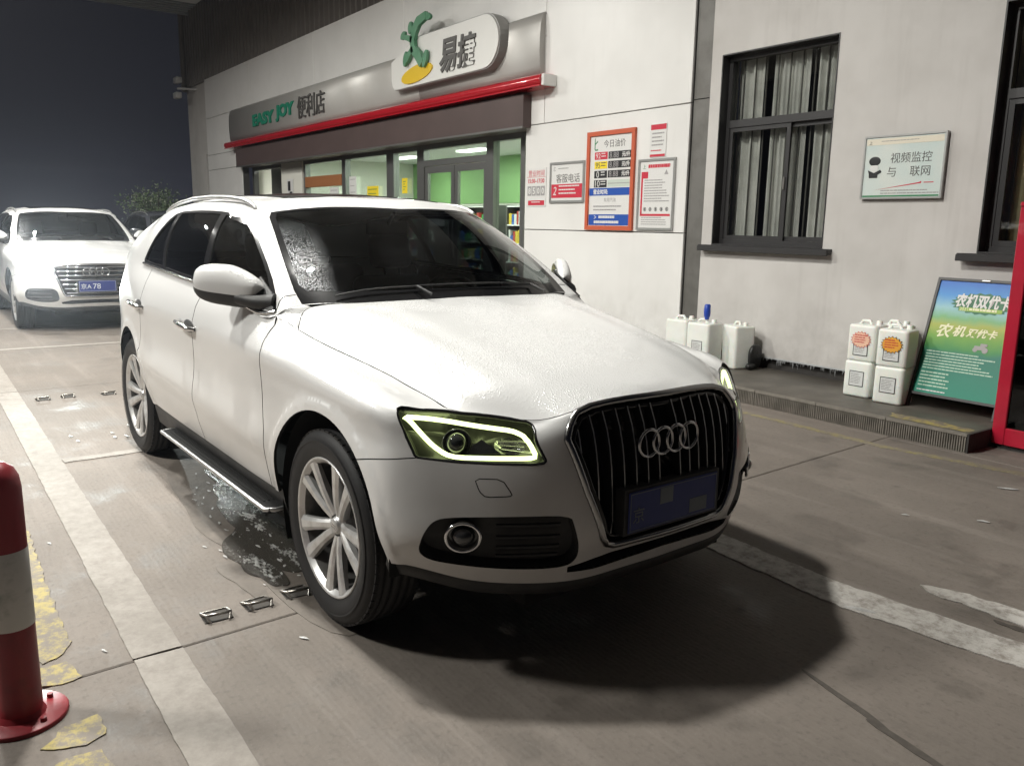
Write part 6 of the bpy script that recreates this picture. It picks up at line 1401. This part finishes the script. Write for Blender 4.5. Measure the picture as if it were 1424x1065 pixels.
        bz = MB(); bz.tube([(p-n*.006)*S2 for p, n in zip(P_, N_)], .0075, 6, True); bz.build('lamp_bezel', BLACKGLOSS, hl)
        D = [at(p, .020)[0] for p in [tuple(x) for x in BELT.ev(dens(BELT.inv(spec['drl']), .025, True))]]
        dr = MB(); dr.tube(D, .0078, 8, True); dr.build('running_light', DRLMAT if (kind == 'a') else (HEADLIT if lit else LENSOFF), hl)
        if kind == 'a':
            bwl, n = at((.60,.70,.808), .050); n = Vector(n); pj = MB()
            # projector: bezel ring, lens
            t1 = n.orthogonal().normalized(); t2 = n.cross(t1)
            pj.tube([Vector(bwl)+n*.02+(t1*math.cos(a)+t2*math.sin(a))*.042 for a in np.linspace(0, 2*PI, 29)[:-1]], .007, 8, True)
            pj.tube([Vector(bwl)-n*.02, Vector(bwl)+n*.015], .044, 24); pj.build('projector_housing', BLACKGLOSS, hl)
            le = MB(); le.ell(Vector(bwl)+n*.016, (.036, .036, .036), 20, 12); le.build('projector_lens', mat('projector_glass', (.02, .022, .022), .03, coat=1.) if sd > 0 else bpy.data.materials['projector_glass'], hl)
            rc, n = at((.70,.565,.80), .045); n = Vector(n); t1 = Vector((0, 0, 1)); t1 = (t1-n*t1.dot(n)).normalized(); t2 = n.cross(t1)
            rf = MB(); vs = []; na, nb = 18, 6
            for i in range(nb):
                s_ = i/(nb-1)
                for k in range(na):
                    a = 2*PI*k/na; vs.append(Vector(rc)+t2*(.052*s_*math.cos(a))+t1*(.030*s_*math.sin(a))+n*(.030*s_*s_-.02))
            rf.add(vs, [(i*na+k, i*na+(k+1) % na, (i+1)*na+(k+1) % na, (i+1)*na+k) for i in range(nb-1) for k in range(na)], True); rf.build('reflector', LAMPREFL, hl, fix=False)
            a_, _ = at((.65,.64,.842), .03); b_, _ = at((.70,.60,.775), .022); c_, _ = at((.62,.705,.768), .02)
            dv = MB(); dv.prism([a_, b_, c_], Vector(n)*-.035); dv.build('lamp_divider', BLACKGLOSS, hl)
            for (y1, z1, y2, z2) in ((.600, .825, .52, .812), (.60, .812, .53, .795), (.585, .785, .50, .765)):
                p1, _ = at((.68, y1, z1), .028); p2, _ = at((.73, y2, z2), .028); st = MB(); st.tube([p1, p2], .0035, 6); st.build('lamp_fin', LAMPREFL, hl)
        else:
            for p3 in ((.60,.68,.80), (.68,.58,.80)):
                b0, n = at(p3, .03); le = MB(); le.ell(b0, (.03, .035, .03), 16, 10); le.build('projector_lens', HEADLIT if lit else LENSOFF, hl)
        fg = recess('fog_housing', BLACKTRIM, root, spec['fog'], sd, .05)
        if kind == 'a':
            fc, n = at((.663,.714,.506), .012); n = Vector(n); t1 = Vector((0, 0, 1)); t1 = (t1-n*t1.dot(n)).normalized(); t2 = n.cross(t1)
            rg_ = MB(); rg_.tube([Vector(fc)+n*.006+(t1*math.cos(a)*.92+t2*math.sin(a)*1.08)*.050 for a in np.linspace(0, 2*PI, 33)[:-1]], .0062, 8, True); rg_.build('fog_lamp_ring', CHROME, fg)
            fl_ = MB(); fl_.tube([Vector(fc)-n*.04, Vector(fc)-n*.012], .047, 24); fl_.ell(Vector(fc)-n*.016, (.04, .04, .034), 18, 10); fl_.build('fog_lamp', mat('fog_lens', (.03, .03, .032), .06, coat=1.) if sd > 0 else bpy.data.materials['fog_lens'], fg)
        for z in ((.43, .47, .51, .55) if kind == 'b' else (.43, .465, .50, .535)):
            y0_, y1_ = (.50, .77) if kind == 'b' else (.42, .60)
            if kind == 'a' and z > .54: continue
            Q = [at((.86-.5*y*y, y, z), .018 if kind == 'b' else .030)[0] for y in np.linspace(y0_, y1_, 6)]
            fn_ = MB(); fn_.tube(Q, .006, 6); fn_.build('fog_grille_bar', CHROME if kind == 'b' else BLACKTRIM, fg)
    # ---------------- wheels
    for x in (.0, -2.807):
        for sd in (1, -1): wheel(root, x, sd, spin=.16 if x == 0 else .5)
LENSOFF = mat('unlit_lens', (.25, .26, .27), .1, coat=1.)

STEPRUBBER = mat('step_rubber', (.018, .018, .018), .85, spec=.2)
car = thing('parked_suv', 'wet white SUV with glowing green-white running lights, parked beside the shop', 'car', (0, 0, 0), math.radians(1.23226))
build_car(car, SPEC_A, PAINT, .024, 'a', True)
# side steps of the near car
for sd in (1, -1):
    b = MB(); b.bbox(-1.99, -.43, .80, .925, .300, .326, .008, 2) if sd > 0 else b.bbox(-1.99, -.43, -.925, -.80, .300, .326, .008, 2)
    st = b.build('side_step', STEPRUBBER, car)
    b = MB(); y = sd*.934; b.tube([(-1.975, sd*.82, .316), (-2.0, sd*.90, .316), (-1.985, y, .316), (-1.2, y, .316), (-.45, y, .316), (-.425, sd*.90, .316), (-.44, sd*.82, .316)], .0095, 8); b.build('step_edge', ALU, st)
    for x in (-1.75, -1.2, -.68):
        b = MB(); b.box(x-.03, x+.03, sd*.78, sd*.80+sd*.01, .28, .31); b.build('step_bracket', DARKVOID, st)
    for k in range(5):
        b = MB(); yy_ = sd*(.825+k*.02); b.box(-1.90, -.52, min(yy_, yy_+sd*.006), max(yy_, yy_+sd*.006), .3255, .329); b.build('grip_strip', STEPRUBBER, st)

car2 = thing('parked_suv', 'white SUV waiting behind with one glaring headlight lit and a blue number plate', 'car', (-9.967, -.064, 0), math.radians(.24))
build_car(car2, SPEC_B, PAINT, .05, 'b', True)
car3 = copy_tree(car2); car3['label'] = 'dark car behind, only its roof arch and mirror showing under the shrub'
car3.location = (-12.9, 2.35, 0); car3.rotation_euler = (0, 0, 0)
def recolor(o):
    for c in o.children:
        if c.type == 'MESH':
            for i, s_ in enumerate(c.material_slots):
                if s_.material == PAINT: s_.link = 'OBJECT'; s_.material = DARKPAINT
                elif s_.material == HEADLIT: s_.link = 'OBJECT'; s_.material = LENSOFF
        recolor(c)
recolor(car3)
# beams of the lit headlamps of the car behind
for y in (-.66, .66):
    L = bpy.data.lights.new('headlamp_beam', 'SPOT'); L.energy = 1700 if y < 0 else 400; L.spot_size = math.radians(36); L.spot_blend = 1.; L.color = (.92, 1, .97); L.shadow_soft_size = .05
    o = bpy.data.objects.new('headlamp_beam', L); COL.objects.link(o); o.location = (-9.967+.80, -.064+y, .80); o.rotation_euler = (0, math.radians(-95), math.radians(-8.7))

# ================================================================== thin night haze, added to make the headlamp beams glow
hz = MB(); hz.box(-150, 150, -150, 150, -1.2, 9.0)
HM = bpy.data.materials.new('night_haze'); HM.use_nodes = True; nt = HM.node_tree; nt.nodes.clear()
o_ = nt.nodes.new('ShaderNodeOutputMaterial'); pv = nt.nodes.new('ShaderNodeVolumePrincipled'); pv.inputs['Color'].default_value = (.9, .92, 1, 1); pv.inputs['Density'].default_value = .0008; pv.inputs['Anisotropy'].default_value = .85
nt.links.new(pv.outputs[0], o_.inputs['Volume'])
stuff(hz.build('haze', HM))['label'] = 'thin night haze added for the glow of the headlamp beams'
